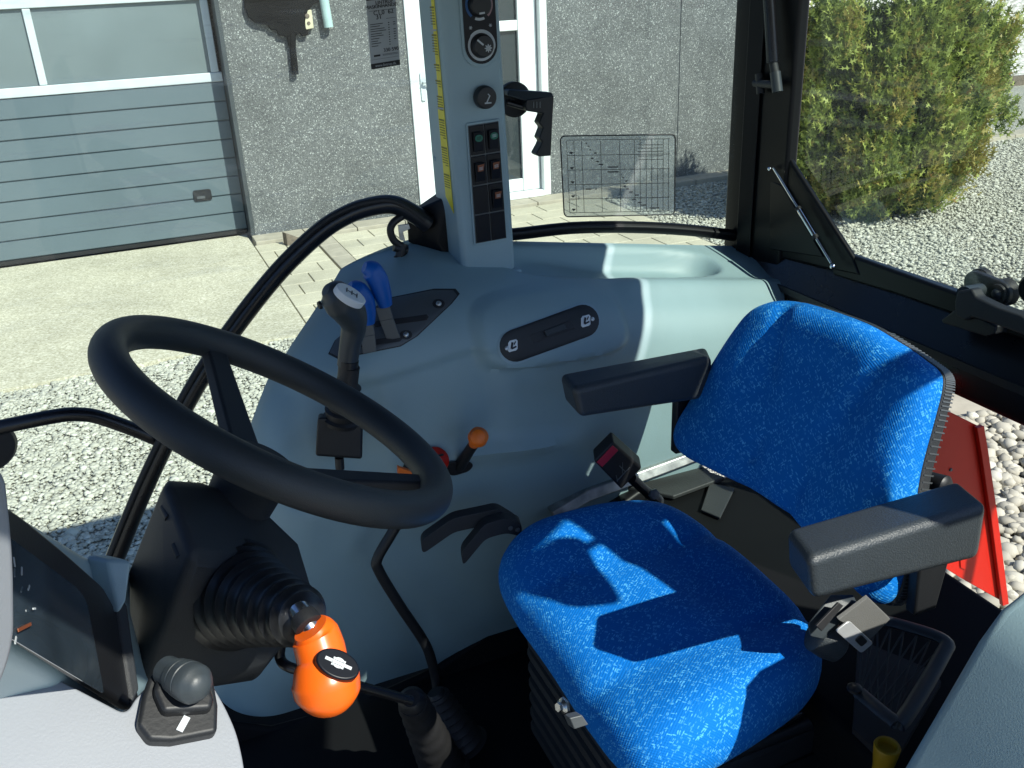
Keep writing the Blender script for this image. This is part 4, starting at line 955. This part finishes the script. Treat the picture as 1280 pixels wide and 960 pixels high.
# ---- instrument pod at the lower left
M['cluster'] = mat('instrument_glass', (.06, .085, .11), .06, var=.3, vscale=14, spec=1.0, rvar=.02, coat=1)
pod = thing('instrument_pod', 'grey dashboard pod with slanted instrument glass in black frame', 'dashboard', Y(100, 900, .6))
w1, w2, w3 = Y(112, 737, .72), Y(136, 872, .66), Y(14, 690, .56)
pn = (w2-w1).cross(w3-w1).normalized(); pn = pn if pn.dot(CAM-w1) > 0 else -pn
pq = lambda px, py, o=0: PL(px, py, w1+pn*o, pn)
bp_ = [(-60, 560), (0, 615), (30, 640), (120, 698), (165, 700), (166, 770), (190, 860), (160, 892), (10, 812), (-80, 780)]
obj('pod_hood', *g_prism([pq(px, py, -.012) for px, py in bp_], pn*-.12), 'pillar', pod, bevel=.012, seg=4)
obj('glass_frame', *g_prism(roundpoly([pq(-20, 632, -.009), pq(8, 650, -.009), pq(62, 692, -.009), pq(114, 736, -.009), pq(130, 764, -.009), pq(162, 884, -.009), pq(150, 890, -.009), pq(15, 806, -.009), pq(-30, 770, -.009)], .012), pn*.010), 'black', pod, bevel=.004)
wg = obj('instrument_panel', *g_prism(roundpoly([pq(-10, 662, .0015), pq(14, 674, .0015), pq(96, 735, .0015), pq(108, 752, .0015), pq(130, 868, .0015), pq(16, 800, .0015), pq(-20, 780, .0015)], .008), pn*.0004), 'cluster', pod)
mb = MB()
mb.add(*g_strip(pq(22, 788, .0036), pq(38, 780, .0036), .002, pn)); wgs = mb.build('gauge_needle', 'orange_sym', wg)
mb = MB()
for k in range(9):
    a = pi*.15*k; c0 = pq(26, 762, .0036); u_ = (pq(60, 760)-pq(26, 762)).normalized(); v_ = pn.cross(u_)
    mb.add(*g_strip(c0+(u_*cos(a)+v_*sin(a))*.026, c0+(u_*cos(a)+v_*sin(a))*.032, .0012, pn))
mb.build('gauge_marks', 'lightgrey', wg)
# lower body of the pod, lavender grey, rounding off to the right
bn_ = V((.25, -.50, .83)).normalized(); b0_ = Y(150, 920, .585)
bq = lambda px, py: PL(px, py, b0_, bn_)
lowp = [(-90, 770), (12, 818), (60, 842), (158, 893), (172, 868), (205, 850), (262, 850), (280, 880), (296, 915), (306, 960), (310, 1040), (-90, 1060)]
obj('pod_body', *g_prism(roundpoly([bq(*p) for p in lowp], .02), bn_*-.22), 'dash', pod, bevel=.028, seg=6)
obj('pod_rib', *g_prism(roundpoly([Y(-120, 520, .40), Y(2, 584, .46), Y(10, 600, .46), Y(19, 690, .46), Y(20, 790, .45), Y(12, 830, .44), Y(-2, 862, .44), Y(-120, 900, .40)], .02), (-.03, .04, -.03)), 'dash', pod, bevel=.010, seg=4)
obj('pod_side_plate', *g_prism([Y(134, 700, .80), Y(166, 700, .80), Y(159, 752, .78), Y(150, 770, .77)], (-.02, .02, 0)), 'pillar', pod, bevel=.004)
obj('pod_side_seal', *g_prism([Y(140, 738, .80), Y(160, 752, .79), Y(176, 862, .73), Y(166, 886, .71), Y(150, 800, .76)], (-.02, .02, 0)), 'mattblack', pod, bevel=.004)
# rotary switch on its wedge base
rs = thing('rotary_switch', 'black rotary stalk switch on a stepped base on the dashboard', 'switch', Y(222, 890, .60))
bs = [(171, 905), (178, 870), (186, 845), (196, 836), (266, 842), (273, 880), (272, 915), (215, 926), (186, 925)]
obj('switch_base', *g_prism([PL(px, py, b0_+bn_*.012, bn_) for px, py in bs], bn_*-.03), 'black', rs, bevel=.006)
obj('switch_step', *g_prism([PL(px, py, b0_+bn_*.022, bn_) for px, py in [(192, 862), (200, 838), (258, 842), (268, 872), (265, 886), (204, 890)]], bn_*-.014), 'black', rs, bevel=.004)
k0, k1 = Y(216, 842, .605), Y(243, 855, .580)
KS = .86
obj('knob', *g_lathe(k0, k1-k0, [(h_*KS, r_*KS) for h_, r_ in [(-.01, .013), (.006, .0135), (.007, .0152), (.014, .0160), (.015, .0150), (.016, .0165), (.025, .0172), (.026, .0160), (.027, .0172), (.034, .0170), (.038, .0150), (.039, .0135), (.043, .0115), (.0455, .008), (.047, .004), (.0473, .001)]], 36), 'grey', rs)
mb = MB(); kk = (k1-k0).normalized()
mb.build('x', 'ink') if 0 else None
mb.add(*g_strip(PL(224, 914, b0_+bn_*.0125, bn_), PL(234, 896, b0_+bn_*.0125, bn_), .005, bn_)); mb.build('switch_marking', 'lightgrey', rs)
# ================================================================== LEVERS ON THE CONSOLE
gl = thing('gear_lever', 'tall grey gear lever with white shift pattern disc and rubber boot', 'lever', Y(424, 575, 1.42))
gy = 1.40
bx = [Y(395, 520, gy+.03), Y(440, 517, gy+.03), Y(454, 528, gy), Y(453, 574, gy), Y(394, 570, gy)]
hull('lever_base', [Y(398, 516, gy+.05), Y(447, 518, gy+.05), Y(454, 524, gy), Y(453, 574, gy), Y(394, 570, gy), Y(397, 522, gy), Y(450, 570, gy+.07), Y(396, 566, gy+.07)], 'black', gl, .005)
obj('base_peg', *g_tube([Y(424, 572, gy+.03), Y(425, 586, gy+.03)], .008, 10), 'black', gl)
a0, a1 = Y(426, 528, gy+.01), Y(434, 478, gy)
prf = []; L_ = (a1-a0).length
for k in range(5): t = k/5; r0 = .030-.009*t; prf += [(t*L_, r0), ((t+.1)*L_, r0+.002), ((t+.15)*L_, r0-.003)]
prf += [(L_, .018), (L_+.03, .0165), (L_+.032, .01)]
obj('boot', *g_lathe(a0, a1-a0, prf, 28), 'rubber', gl)
obj('lever_shaft', *g_tube([Y(433, 482, gy), Y(436, 450, gy-.003)], [.016, .0165], 20), 'black', gl)
gp = smoothpath([Y(434, 457, gy), Y(438, 430, gy-.004), Y(442, 408, gy-.010), Y(438, 392, gy-.018), Y(427, 378, gy-.026), Y(416, 367, gy-.03), Y(407, 362, gy-.032)], 5)
gg = obj('grip', *g_tube(gp, [.0165, .0175, .0205, .026, .0285, .024, .010], 28), 'grey', gl)
obj('grip_button', *g_lathe(Y(401, 381, gy-.02), (-1, -.2, -.1), [(0, .007), (.004, .006), (.005, .001)], 14), 'black', gl)
dc2, dn2 = hit_fn(gg)(436, 371)
dn2 = (V((.55, -.35, .75))).normalized(); ex_ = (Y(450, 385, gy)-Y(424, 358, gy)).normalized(); ex_ = (ex_-dn2*ex_.dot(dn2)).normalized(); ey_ = dn2.cross(ex_)
dc2 = dc2+dn2*.0055
dd = [dc2+ex_*.026*cos(2*pi*k/32)+ey_*.019*sin(2*pi*k/32) for k in range(32)]
ds = obj('shift_disc', *g_prism([p-dn2*.010 for p in dd], dn2*.013), 'white', gg, bevel=.002)
mb = MB(); z0 = dc2+dn2*.0034
for u_ in (-.009, 0, .009): mb.add(*g_strip(z0+ex_*u_-ey_*.006, z0+ex_*u_+ey_*.006, .0016, dn2, .0003))
mb.add(*g_strip(z0-ex_*.009, z0+ex_*.009, .0014, dn2, .0003)); mb.build('shift_pattern', 'ink', ds)
def blue_lever(blade, grip, yy, label, radii):
    yy = hit(*blade[0])[0].y-.004
    t = thing('auxiliary_lever', label, 'lever', Y(*blade[0], yy), 'blue grip levers beside the pillar')
    w = .012; mb = MB()
    P_ = [Y(px, py, yy) for px, py in blade]; s = V((.9, -.25, .1)).normalized()
    for a, b in zip(P_[:-1], P_[1:]): mb.add(*g_prism([a-s*w, a+s*w, b+s*w, b-s*w], (0.002, .004, 0)))
    mb.build('blade', 'blade', t, bevel=.001)
    g = smoothpath([Y(px, py, yy-.003) for px, py in grip], 5)
    obj('grip', *g_tube(g, radii, 24), 'blue', t); return t
blue_lever([(492, 424), (483, 400), (478, 384)], [(482, 382), (478, 368), (472, 350), (464, 338), (455, 334)], 1.56, 'blue grip lever with free standing flat steel blade, nearest the pillar', [.012, .016, .0185, .0185, .010])
blue_lever([(462, 441), (460, 420), (457, 404)], [(458, 404), (457, 392), (453, 376), (444, 364), (436, 360)], 1.53, 'blue grip lever half hidden behind the grey gear lever', [.0145, .018, .021, .021, .012])
ol_ = thing('hand_throttle', 'orange knob lever with black stem on the console wall', 'lever', hit(575, 582)[0])
hp, hn = hit(574, 583)
plate('lever_plate', [(556, 590), (549, 583), (556, 577), (584, 575), (592, 580), (586, 588), (566, 594)], 'black', ol_, th=.004, r=.008)
k_ = Y(598, 546, hp.y-.075)
obj('stem', *g_tube([hp, hp.lerp(k_, .5), k_], [.012, .010, .010], 14), 'black', ol_)
kd = (k_-hp).normalized()
kg = obj('knob', *g_tube(smoothpath([k_-kd*.028, k_-kd*.016, k_-kd*.006, k_+kd*.006, k_+kd*.013], 4), [.010, .013, .0185, .0175, .008], 24), 'orange_dull', ol_)
fd = (CAM-k_).normalized()
obj('knob_cap', *g_lathe(k_+fd*.004, fd, [(0, .0145), (.0145, .0135), (.017, .010), (.0175, .002)], 28), 'orange_dull', ol_)
rk_ = thing('round_red_control', 'red topped round black control half hidden behind the steering wheel', 'knob', hit(528, 590)[0])
rp, rn = hit(530, 588)
obj('housing', *g_lathe(rp, (.25, -.6, .75), [(-.03, .045), (.015, .042), (.03, .032), (.034, .02)], 32), 'black', rk_)
rt = rp+V((.25, -.6, .75)).normalized()*.034+V((.012, 0, .004))
obj('red_cap', *g_lathe(rt, (.25, -.6, .75), [(-.004, .026), (.003, .024), (.006, .018), (.007, .002)], 28), 'red', rk_)
mb = MB(); rn_ = V((.25, -.6, .75)).normalized(); mb.add(*g_strip(rt+rn_*.0075+V((-.012, 0, .002)), rt+rn_*.0075+V((.012, .004, .0)), .004, rn_)); mb.build('cap_symbol', 'ink', rk_)
obj('orange_tab', *g_prism([Y(498, 584, 1.42), Y(516, 590, 1.42), Y(514, 596, 1.42), Y(498, 594, 1.42)], (0, .01, 0)), 'orange_dull', rk_, bevel=.001)
def flat_handle(pts, yy, h, label):
    t = thing('hitch_lever', label, 'lever', Y(*pts[-1], yy), 'black hitch levers by the seat cushion')
    P_ = [Y(px, py, yy) for px, py in pts]
    up_ = [p for p in P_]; lo = [p+V((0, 0.0, -h)) for p in P_]
    mb = MB()
    vs, fs = g_prism(roundpoly(up_+lo[::-1], .012, 4), (0.006, .024, 0))
    obj('arm', vs, fs, 'mattblack', t, bevel=.004)
    c = P_[2]+V((0, -.001, -h*.55)); mb = MB()
    for k in range(2): mb.add(*g_lathe(c+(P_[-1]-P_[2])*(.25+.45*k), (0, -1, 0), [(0, .0045), (.003, .004), (.0035, .001)], 12))
    mb.build('rivets', 'blade', t); return t
flat_handle([(526, 676), (566, 648), (600, 641), (622, 636), (648, 652)], 1.36, .030, 'longer black cranked lever reaching forward past the console wall')
flat_handle([(577, 690), (606, 655), (632, 648), (652, 653)], 1.335, .032, 'shorter black cranked lever with two rivets beside the cushion')
t = thing('parking_brake_lever', 'long bent black rod rising from the dark floor boot', 'lever', Y(545, 842, 1.40))
obj('rod', *g_tube(smoothpath([Y(500, 650, 1.40), Y(489, 668, 1.40), Y(472, 698, 1.40), Y(474, 714, 1.40), Y(500, 757, 1.40), Y(530, 802, 1.40), Y(540, 828, 1.40), Y(545, 850, 1.40), Y(549, 880, 1.38)], 6), .010, 14), 'black', t)
t2 = thing('column_side_rod', 'glossy black rod looping below the steering column', 'rod', Y(515, 874, 1.10))
obj('rod', *g_tube(smoothpath([Y(352, 800, 1.08), Y(350, 822, 1.08), Y(362, 834, 1.06), Y(395, 842, 1.05), Y(450, 858, 1.05), Y(514, 876, 1.05)], 6), .0075, 14), 'paint', t2)
def spring_boot(x0, x1, label):
    a, b = x0, x1
    t = thing('pedal_boot', label, 'rubber boot', b, 'ribbed boots on the cab floor'); d = b-a; L = d.length; pr = [(0, .018)]
    for k in range(8): q = k/8; r0 = .022+.02*q; pr += [(q*L, r0), ((q+.05)*L, r0+.004), ((q+.09)*L, r0-.002)]
    obj('bellows', *g_lathe(a, d, pr+[(L, .05)], 28), 'rubber', t)
    obj('collar', *g_lathe(a-d*.05, d, [(0, .014), (.01, .022), (.016, .022)], 20), 'black', t); return t
spring_boot(Y(545, 868, 1.36), Z(580, 930, .02), 'ribbed rubber boot at the foot of the bent rod')
spring_boot(Y(516, 878, 1.10), Z(556, 965, .02), 'ribbed rubber boot where the glossy rod ends')
# yellow knob
yk = thing('yellow_knob', 'yellow knob at the foot of the left console', 'knob', Z(1104, 950, .42))
yb, yt = Z(1104, 956, .42), Z(1105, 924, .45)
obj('knob_body', *g_lathe(yb-V((0, 0, .0)), V((.0, -.05, 1)), [(-.03, .012), (0, .0135), (.02, .016), (.034, .0175), (.0365, .0165), (.037, .013), (.030, .011)], 28), 'yellow', yk)
obj('knob_stem', *g_tube([yb-V((0, 0, .1)), yb-V((0, 0, .03))], .006, 10), 'black', yk)
# net pocket frame on the left side of the deck
npk = thing('net_pocket', 'black framed net pocket in the shade beside the seat', 'net pocket', Z(1130, 840, .50))
nz = .50
fr = [Z(1078, 760, nz), Z(1178, 800, nz), Z(1184, 812, nz), Z(1128, 905, nz), Z(1112, 905, nz), Z(1072, 868, nz)]
M['pocket'] = mat('pocket_frame_plastic', (.022, .028, .035), .5)
obj('pocket_frame', *g_tube(smoothpath([Z(1080, 770, nz), Z(1130, 782, nz), Z(1180, 800, nz), Z(1176, 822, nz), Z(1130, 898, nz), Z(1116, 900, nz), Z(1074, 866, nz)], 5), .011, 10, flat=.6), 'pocket', npk)
obj('pocket_back', *g_prism([p+V((0, 0, -.06)) for p in fr], (0, 0, -.01)), 'ink', npk)
mb = MB()
lo, hi = (1078, 770), (1180, 805)
for k in range(7):
    t = k/6; a = (1080+100*t, 772+32*t); b = (1074+44*t, 866+34*t)
    for s_ in (-1, 1):
        t2_ = min(1, max(0, t+s_*.35)); b2 = (1074+44*t2_, 866+34*t2_); mb.add(*g_tube([Z(*a, nz-.004), Z((a[0]+b2[0])/2, (a[1]+b2[1])/2, nz-.012), Z(*b2, nz-.004)], .0014, 6))
M['netgrey'] = mat('net_cord', (.05, .05, .05), .8); mb.build('net', 'netgrey', npk)
obj('pocket_screw', *g_lathe(Z(1068, 862, nz+.01), (0, 0, 1), [(0, .010), (.004, .010), (.008, .005)], 16), 'black', npk)
# ================================================================== WINDOWS, STRUTS AND HANDLES
dr = thing('right_door', 'glazed right door with curved black tube frame', 'cab door', Y(140, 700, 1.75))
tp = smoothpath([Y(128, 740, 1.72), Y(146, 692, 1.72), Y(180, 610, 1.72), Y(216, 535, 1.72), Y(255, 465, 1.72), Y(300, 400, 1.72), Y(350, 338, 1.72), Y(400, 290, 1.72), Y(435, 268, 1.72), Y(465, 258, 1.72), Y(492, 256, 1.72), Y(515, 266, 1.72), Y(535, 280, 1.72)], 6)
obj('frame_tube', *g_tube(tp, .0185, 18), 'paint', dr)
obj('frame_seal', *g_tube([p+V((-.010, -.014, .012)) for p in tp], .006, 10), 'rubber', dr)
gpoly = [V((-.62, 1.768, -.1)), V((.592, 1.768, -.1)), V((.592, 1.768, 1.62)), V((-.62, 1.768, 1.62))]
obj('door_glass', gpoly, [list(range(len(gpoly)))], 'doorglass', dr, smooth=False)
ma = thing('mirror_arm', 'bent black tube arm carrying a round black mirror at the left edge', 'mirror', Y(190, 545, 1.74))
obj('arm_tube', *g_tube(smoothpath([Y(196, 549, 1.735), Y(170, 538, 1.735), Y(125, 522, 1.735), Y(100, 518, 1.735), Y(70, 520, 1.735), Y(0, 534, 1.735), Y(-60, 547, 1.735)], 5), .0135, 14), 'paint', ma)
obj('mirror_head', *g_lathe(Y(-24, 556, 1.76), (.25, -1, .1), [(-.02, .03), (-.01, .046), (.02, .05), (.03, .045), (.032, .01)], 36, 1.15), 'black', ma)
# door handle seen over the pillar's edge
dh = thing('pull_handle', 'black pull handle with finger grooves on the side glass', 'handle', Y(665, 125, 1.75))
hy = 1.70
obj('handle_rose', *g_lathe(Y(641, 124, 1.758), (0, -1, 0), [(0, .034), (.012, .034), (.016, .028)], 28), 'rubber', dh)
obj('handle_arm', *g_prism([Y(636, 112, hy+.02), Y(692, 116, hy), Y(692, 122, hy), Y(660, 127, hy), Y(634, 120, hy+.02)], (0, .03, 0)), 'grey', dh, bevel=.004)
gpts = [(658, 125), (693, 119), (691, 150), (689, 195), (674, 196), (670, 193), (676, 182), (678, 177), (674, 173), (679, 160), (674, 154), (679, 142), (659, 139), (657, 136)]
obj('handle_grip', *g_prism([Y(*p, hy) for p in gpts], (0, .028, 0)), 'black', dh, bevel=.003)
mb = MB()
for k in range(3): mb.add(*g_strip(Y(667+4*k, 127, hy-.0008), Y(667+4*k, 135, hy-.0008), .002, FN))
mb.build('lock_marks', 'blade', dh)
obj('latch_rod', *g_tube([Y(634, 128, hy+.03), Y(655, 134, hy+.02)], .006, 10), 'paint', dh)
# struts
def strut(name, label, segs, grp=None):
    t = thing(name, label, 'strut', segs[0][1], grp)
    for nm, a, b, r, mt in segs: obj(nm, *g_tube([a, b], r, 14), mt, t)
    return t
s_a, s_b = X(966, 196, 1.295), X(1039, 329, 1.295)
s_a = X(967, 210, 1.29)
t = strut('window_stay', 'slim bright steel stay across the rear window corner', [('rod', s_a, s_b, .0028, 'chrome'), ('sleeve', s_a.lerp(s_b, .45), s_a.lerp(s_b, .72), .0055, 'chrome'), ('sleeve_end', s_a.lerp(s_b, .43), s_a.lerp(s_b, .455), .0068, 'black'), ('sleeve_end', s_a.lerp(s_b, .72), s_a.lerp(s_b, .75), .0068, 'black')])
obj('pivot', *g_ball(X(1041, 333, 1.29), .0065, 16), 'chrome', t); obj('pivot', *g_ball(X(962, 211, 1.29), .005, 16), 'chrome', t)
strut('gas_strut', 'black gas strut hanging along the corner post', [('cylinder', X(958, -60, 1.275), X(966, 78, 1.275), .0125, 'paint'), ('rod_end', X(966, 76, 1.275), X(969, 92, 1.275), .009, 'mattblack'), ('ball_joint', X(969, 90, 1.275), X(972, 115, 1.275), .011, 'grey'), ('mount', X(944, 104, 1.285), X(970, 106, 1.275), .008, 'mattblack'), ('mount_plate', X(949, 92, 1.285), X(951, 117, 1.285), .009, 'black')])
g0, g1 = Y(500, 318, 1.73), Y(400, 412, 1.73)
t = strut('door_gas_strut', 'black gas strut crossing behind the blue lever to the door bracket', [('rod', Y(503, 315, 1.715), Y(484, 336, 1.715), .0065, 'paint'), ('cylinder', Y(487, 332, 1.715), Y(384, 428, 1.715), .0125, 'paint'), ('joint', Y(505, 305, 1.715), Y(500, 320, 1.715), .010, 'black'), ('joint_bolt', Y(492, 309, 1.715), Y(509, 313, 1.715), .008, 'black')])
obj('latch_ring', *g_tube(smoothpath([Y(503, 270, 1.715), Y(492, 278, 1.715), Y(488, 288, 1.715), Y(492, 300, 1.715), Y(502, 308, 1.715)], 5), .0075, 12), 'black', t)
obj('latch_plate', *g_prism([Y(498, 282, 1.71), Y(511, 280, 1.71), Y(513, 286, 1.71), Y(504, 290, 1.71), Y(507, 302, 1.71), Y(500, 300, 1.71)], (0, .006, 0)), 'alu', t, bevel=.001)
tag(obj('rubber_stop', *g_lathe(Y(926, 238, 1.758), (0, -1, 0), [(0, .018), (.015, .018), (.02, .013), (.021, .002)], 24), 'rubber'), 'black round rubber stop on the side glass by the corner post', 'stop')
# rear window latch
rh = thing('window_latch', 'black rear window latch handle with round clamp plate', 'latch', X(1215, 400, 1.30))
lx = 1.27
obj('latch_base', *g_prism([X(1176, 400, lx), X(1192, 388, lx), X(1225, 398, lx), X(1244, 408, lx), X(1244, 418, lx), X(1232, 421, lx), X(1178, 404, lx)], (.03, 0, 0)), 'black', rh, bevel=.003)
hb_ = [X(1192, 378, lx-.012), X(1196, 364, lx-.012), X(1214, 361, lx-.012), X(1220, 372, lx-.012), X(1245, 384, lx-.012), X(1275, 394, lx-.012), X(1290, 405, lx-.012), X(1290, 424, lx-.012), X(1240, 405, lx-.012), X(1214, 397, lx-.012), X(1206, 402, lx-.012), X(1193, 395, lx-.012)]
obj('latch_lever', *g_prism(hb_, (.024, 0, 0)), 'mattblack', rh, bevel=.005)
obj('latch_neck', *g_tube([X(1205, 368, lx), X(1226, 362, lx+.05)], [.014, .011], 16), 'grey', rh)
pa, pb = X(1216, 354, 1.337), X(1248, 367, 1.337); dd_ = (pb-pa).normalized(); vv_ = V((0, -dd_.z, dd_.y)).normalized(); R_ = .021; cp = []
for k in range(13): a = pi/2+pi*k/12; cp.append(pa+dd_*R_*cos(a)+vv_*R_*sin(a))
for k in range(13): a = -pi/2+pi*k/12; cp.append(pb+dd_*R_*cos(a)+vv_*R_*sin(a))
obj('clamp_plate', *g_prism(cp, (.014, 0, 0)), 'black', rh, bevel=.003)
obj('clamp_washer', *g_lathe(pb+V((-.004, 0, 0)), (1, 0, 0), [(0, .016), (.022, .024), (.026, .024)], 28), 'rubber', rh)
obj('clamp_washer', *g_lathe(pa+V((.014, 0, 0)), (1, 0, 0), [(0, .024), (.012, .024)], 28), 'rubber', rh)
obj('clamp_nut', *g_ball(pb+V((-.002, 0, 0)), .010, 16), 'grey', rh)
tag(obj('rubber_buffer', *g_lathe(X(1290, 362, 1.337), (1, 0, 0), [(-.006, .02), (.0, .026), (.02, .026)], 28), 'rubber'), 'round black rubber buffer on the rear glass at the right edge of the picture', 'buffer')
# red panel behind the seat, outside the cab
rp_ = thing('red_fender_plate', 'red painted steel fender plate with folded edge behind the seat', 'fender', Y(1220, 640, 1.15))
ry_ = 1.15
pts = [(1100, 500), (1182, 512), (1222, 532), (1227, 560), (1238, 640), (1253, 752), (1200, 722), (1150, 690), (1080, 680)]
obj('plate', *g_prism([Y(*p, ry_) for p in pts], (0, .004, 0)), 'red', rp_, bevel=.001)
ed2 = [Y(1222, 531, ry_-.001), Y(1227, 560, ry_-.001), Y(1239, 640, ry_-.001), Y(1254, 753, ry_-.001)]
mb = MB(); mb.add(*g_prism([p+V((-.012, 0, 0)) for p in ed2]+[p+V((.007, 0, .0)) for p in ed2[::-1]], (0, -.010, 0))); mb.build('folded_edge', 'red', rp_, bevel=.0015)
obj('plate_seam', *g_prism([Y(1198, 650, ry_-.0005), Y(1203, 650, ry_-.0005), Y(1206, 712, ry_-.0005), Y(1200, 709, ry_-.0005)], (0, -.002, 0)), 'red', rp_, bevel=.0006)
obj('plate_screw', *g_lathe(Y(1188, 587, ry_), (0, -1, 0), [(0, .004), (.003, .003)], 10), 'blade', rp_)
# ---- price sheet and transparent work chart on the side glass
ps = thing('price_sheet', 'grey paper price sheet with black header stuck high on the glass', 'price sheet', Y(480, 40, 1.76))
sy = 1.764
pc = [Y(457, -6, sy), Y(494, -10, sy), Y(500, 81, sy), Y(464, 87, sy)]
psb = obj('sheet', *g_prism(pc, (0, -.0006, 0)), 'paper', ps)
def su(u, v): a = pc[0].lerp(pc[1], u); b = pc[3].lerp(pc[2], u); q = a.lerp(b, v); return V((q.x, q.y-.0012, q.z))
mb = MB()
def bar(u0, v0, u1, v1): mb.add(*g_prism([su(u0, v0), su(u1, v0), su(u1, v1), su(u0, v1)], (0, -.0002, 0)))
bar(0, 0, 1, .075); bar(0, .925, 1, 1)
for v, u in ((.39, .5), (.42, .4), (.455, .55), (.485, .6), (.52, .45), (.55, .5), (.585, .35), (.62, .3), (.65, .4), (.685, .3)):
    bar(.07, v, u, v+.009); bar(.68, v, .72, v+.012)
    if random.random() < .8: bar(.85, v, .93, v+.01)
bar(.07, .215, .95, .219); bar(.62, .335, .95, .339); bar(.12, .81, .34, .835); bar(.42, .815, .95, .82); bar(.42, .83, .95, .834); bar(.05, .87, .95, .873)
mb.build('print_lines', 'ink', psb)
ex0 = su(1, .5)-su(0, .5); ey0 = su(.5, 0)-su(.5, 1)
text('heading', 'LINTRUP', .0085, su(.6, .115), ex0, ey0, 'ink', psb); text('heading', 'MASKINHANDEL', .0085, su(.52, .165), ex0, ey0, 'ink', psb)
text('written_figures', 'C1,0  62', .011, su(.55, .25), ex0, ey0, 'ink', psb); text('written_figures', '31', .012, su(.38, .305), ex0, ey0, 'ink', psb)
text('written_figures', '330 590', .009, su(.72, .765), ex0, ey0, 'ink', psb)
text('footer', 'www.lintrup.dk', .0065, su(.5, .962)+V((0, -.0004, 0)), ex0, ey0, 'paper', psb)
ch = thing('work_chart', 'transparent chart decal with black bars and grid on the side glass', 'chart decal', Y(772, 220, 1.76))
cy_ = 1.7605
cq = [Y(700, 170, cy_), Y(844, 168, cy_), Y(843, 268, cy_), Y(705, 271, cy_)]
film = obj('chart_film', *g_prism(roundpoly(cq, .012), (0, -.0004, 0)), 'film', ch)
obj('chart_border', *g_tube([p+V((0, -.001, 0)) for p in roundpoly(cq, .012)], .0014, 6, closed=True), 'ink', ch)
def cu_(u, v): a = cq[0].lerp(cq[1], u); b = cq[3].lerp(cq[2], u); q = a.lerp(b, v); return V((q.x, q.y-.0010, q.z))
mb = MB(); ln = lambda u0, v0, u1, v1, w=.001: mb.add(*g_strip(cu_(u0, v0), cu_(u1, v1), w, FN, .0002))
for u in (.05, .11, .175, .335, .5, .63, .68, .735, .785, .84, .89, .94): ln(u, .06 if u < .66 else .05, u, .95)
for v in (.05, .235, .415, .595, .775, .95): ln(.05, v, .95, v)
for v in (.12, .16, .20, .255, .30): ln(.66, v, .89, v)
mb.build('chart_grid', 'ink', film)
mb = MB()
for u, v, w in ((.205, .09, .012), (.222, .13, .012), (.237, .17, .015), (.28, .21, .025), (.25, .275, .02), (.295, .315, .025), (.325, .35, .04), (.43, .385, .09), (.43, .445, .095), (.503, .48, .006), (.515, .52, .012), (.545, .56, .02), (.53, .625, .018), (.555, .66, .02), (.585, .70, .03), (.64, .74, .035), (.61, .80, .035), (.665, .835, .03), (.70, .87, .045), (.80, .91, .09), (.21, .655, .05), (.275, .655, .01)):
    mb = MB(); ln(u-w/2+.01, v, u+w/2+.01, v, .0024); mb.build('chart_bar', 'ink', film)
for v in (.20, .385, .56, .735, .905): mb = MB(); ln(.07, v, .10, v, .0024); ln(.078, v+.012, .092, v+.012, .0022); mb.build('row_mark', 'ink', film)
# ================================================================== LIGHT
SUN = V((.33, -.66, .68)).normalized(); elev = math.asin(SUN.z); az = math.atan2(SUN.x, SUN.y)
wd = bpy.data.worlds.new('World'); S.world = wd; wd.use_nodes = True; nt = wd.node_tree
sky = nt.nodes.new('ShaderNodeTexSky'); sky.sky_type = 'NISHITA'; sky.sun_disc = False; sky.sun_elevation = elev; sky.sun_rotation = az % (2*pi)
wb = nt.nodes.new('ShaderNodeMix'); wb.data_type = 'RGBA'; wb.blend_type = 'MULTIPLY'; wb.inputs[0].default_value = 1; wb.inputs[7].default_value = (.75, .97, 1.32, 1)   # deep blue spring sky
nt.links.new(sky.outputs[0], wb.inputs[6]); nt.links.new(wb.outputs[2], nt.nodes['Background'].inputs[0]); nt.nodes['Background'].inputs[1].default_value = .075
sl_ = bpy.data.lights.new('sun', 'SUN'); sl_.energy = 4.8; sl_.angle = radians(.5); sl_.color = (1, .985, .88)
so = bpy.data.objects.new('sun', sl_); COL.objects.link(so); so.rotation_euler = SUN.to_track_quat('Z', 'Y').to_euler()
S.view_settings.view_transform = 'Standard'; S.view_settings.look = 'None'; S.view_settings.exposure = .5; S.view_settings.gamma = 1; S.view_settings.use_curve_mapping = False
S.render.engine = 'CYCLES'; c = S.cycles
c.use_denoising = True; c.use_adaptive_sampling = True; c.adaptive_threshold = .012
c.max_bounces = 8; c.diffuse_bounces = 4; c.glossy_bounces = 4; c.transparent_max_bounces = 12; c.caustics_reflective = False; c.caustics_refractive = False
S.render.film_transparent = False
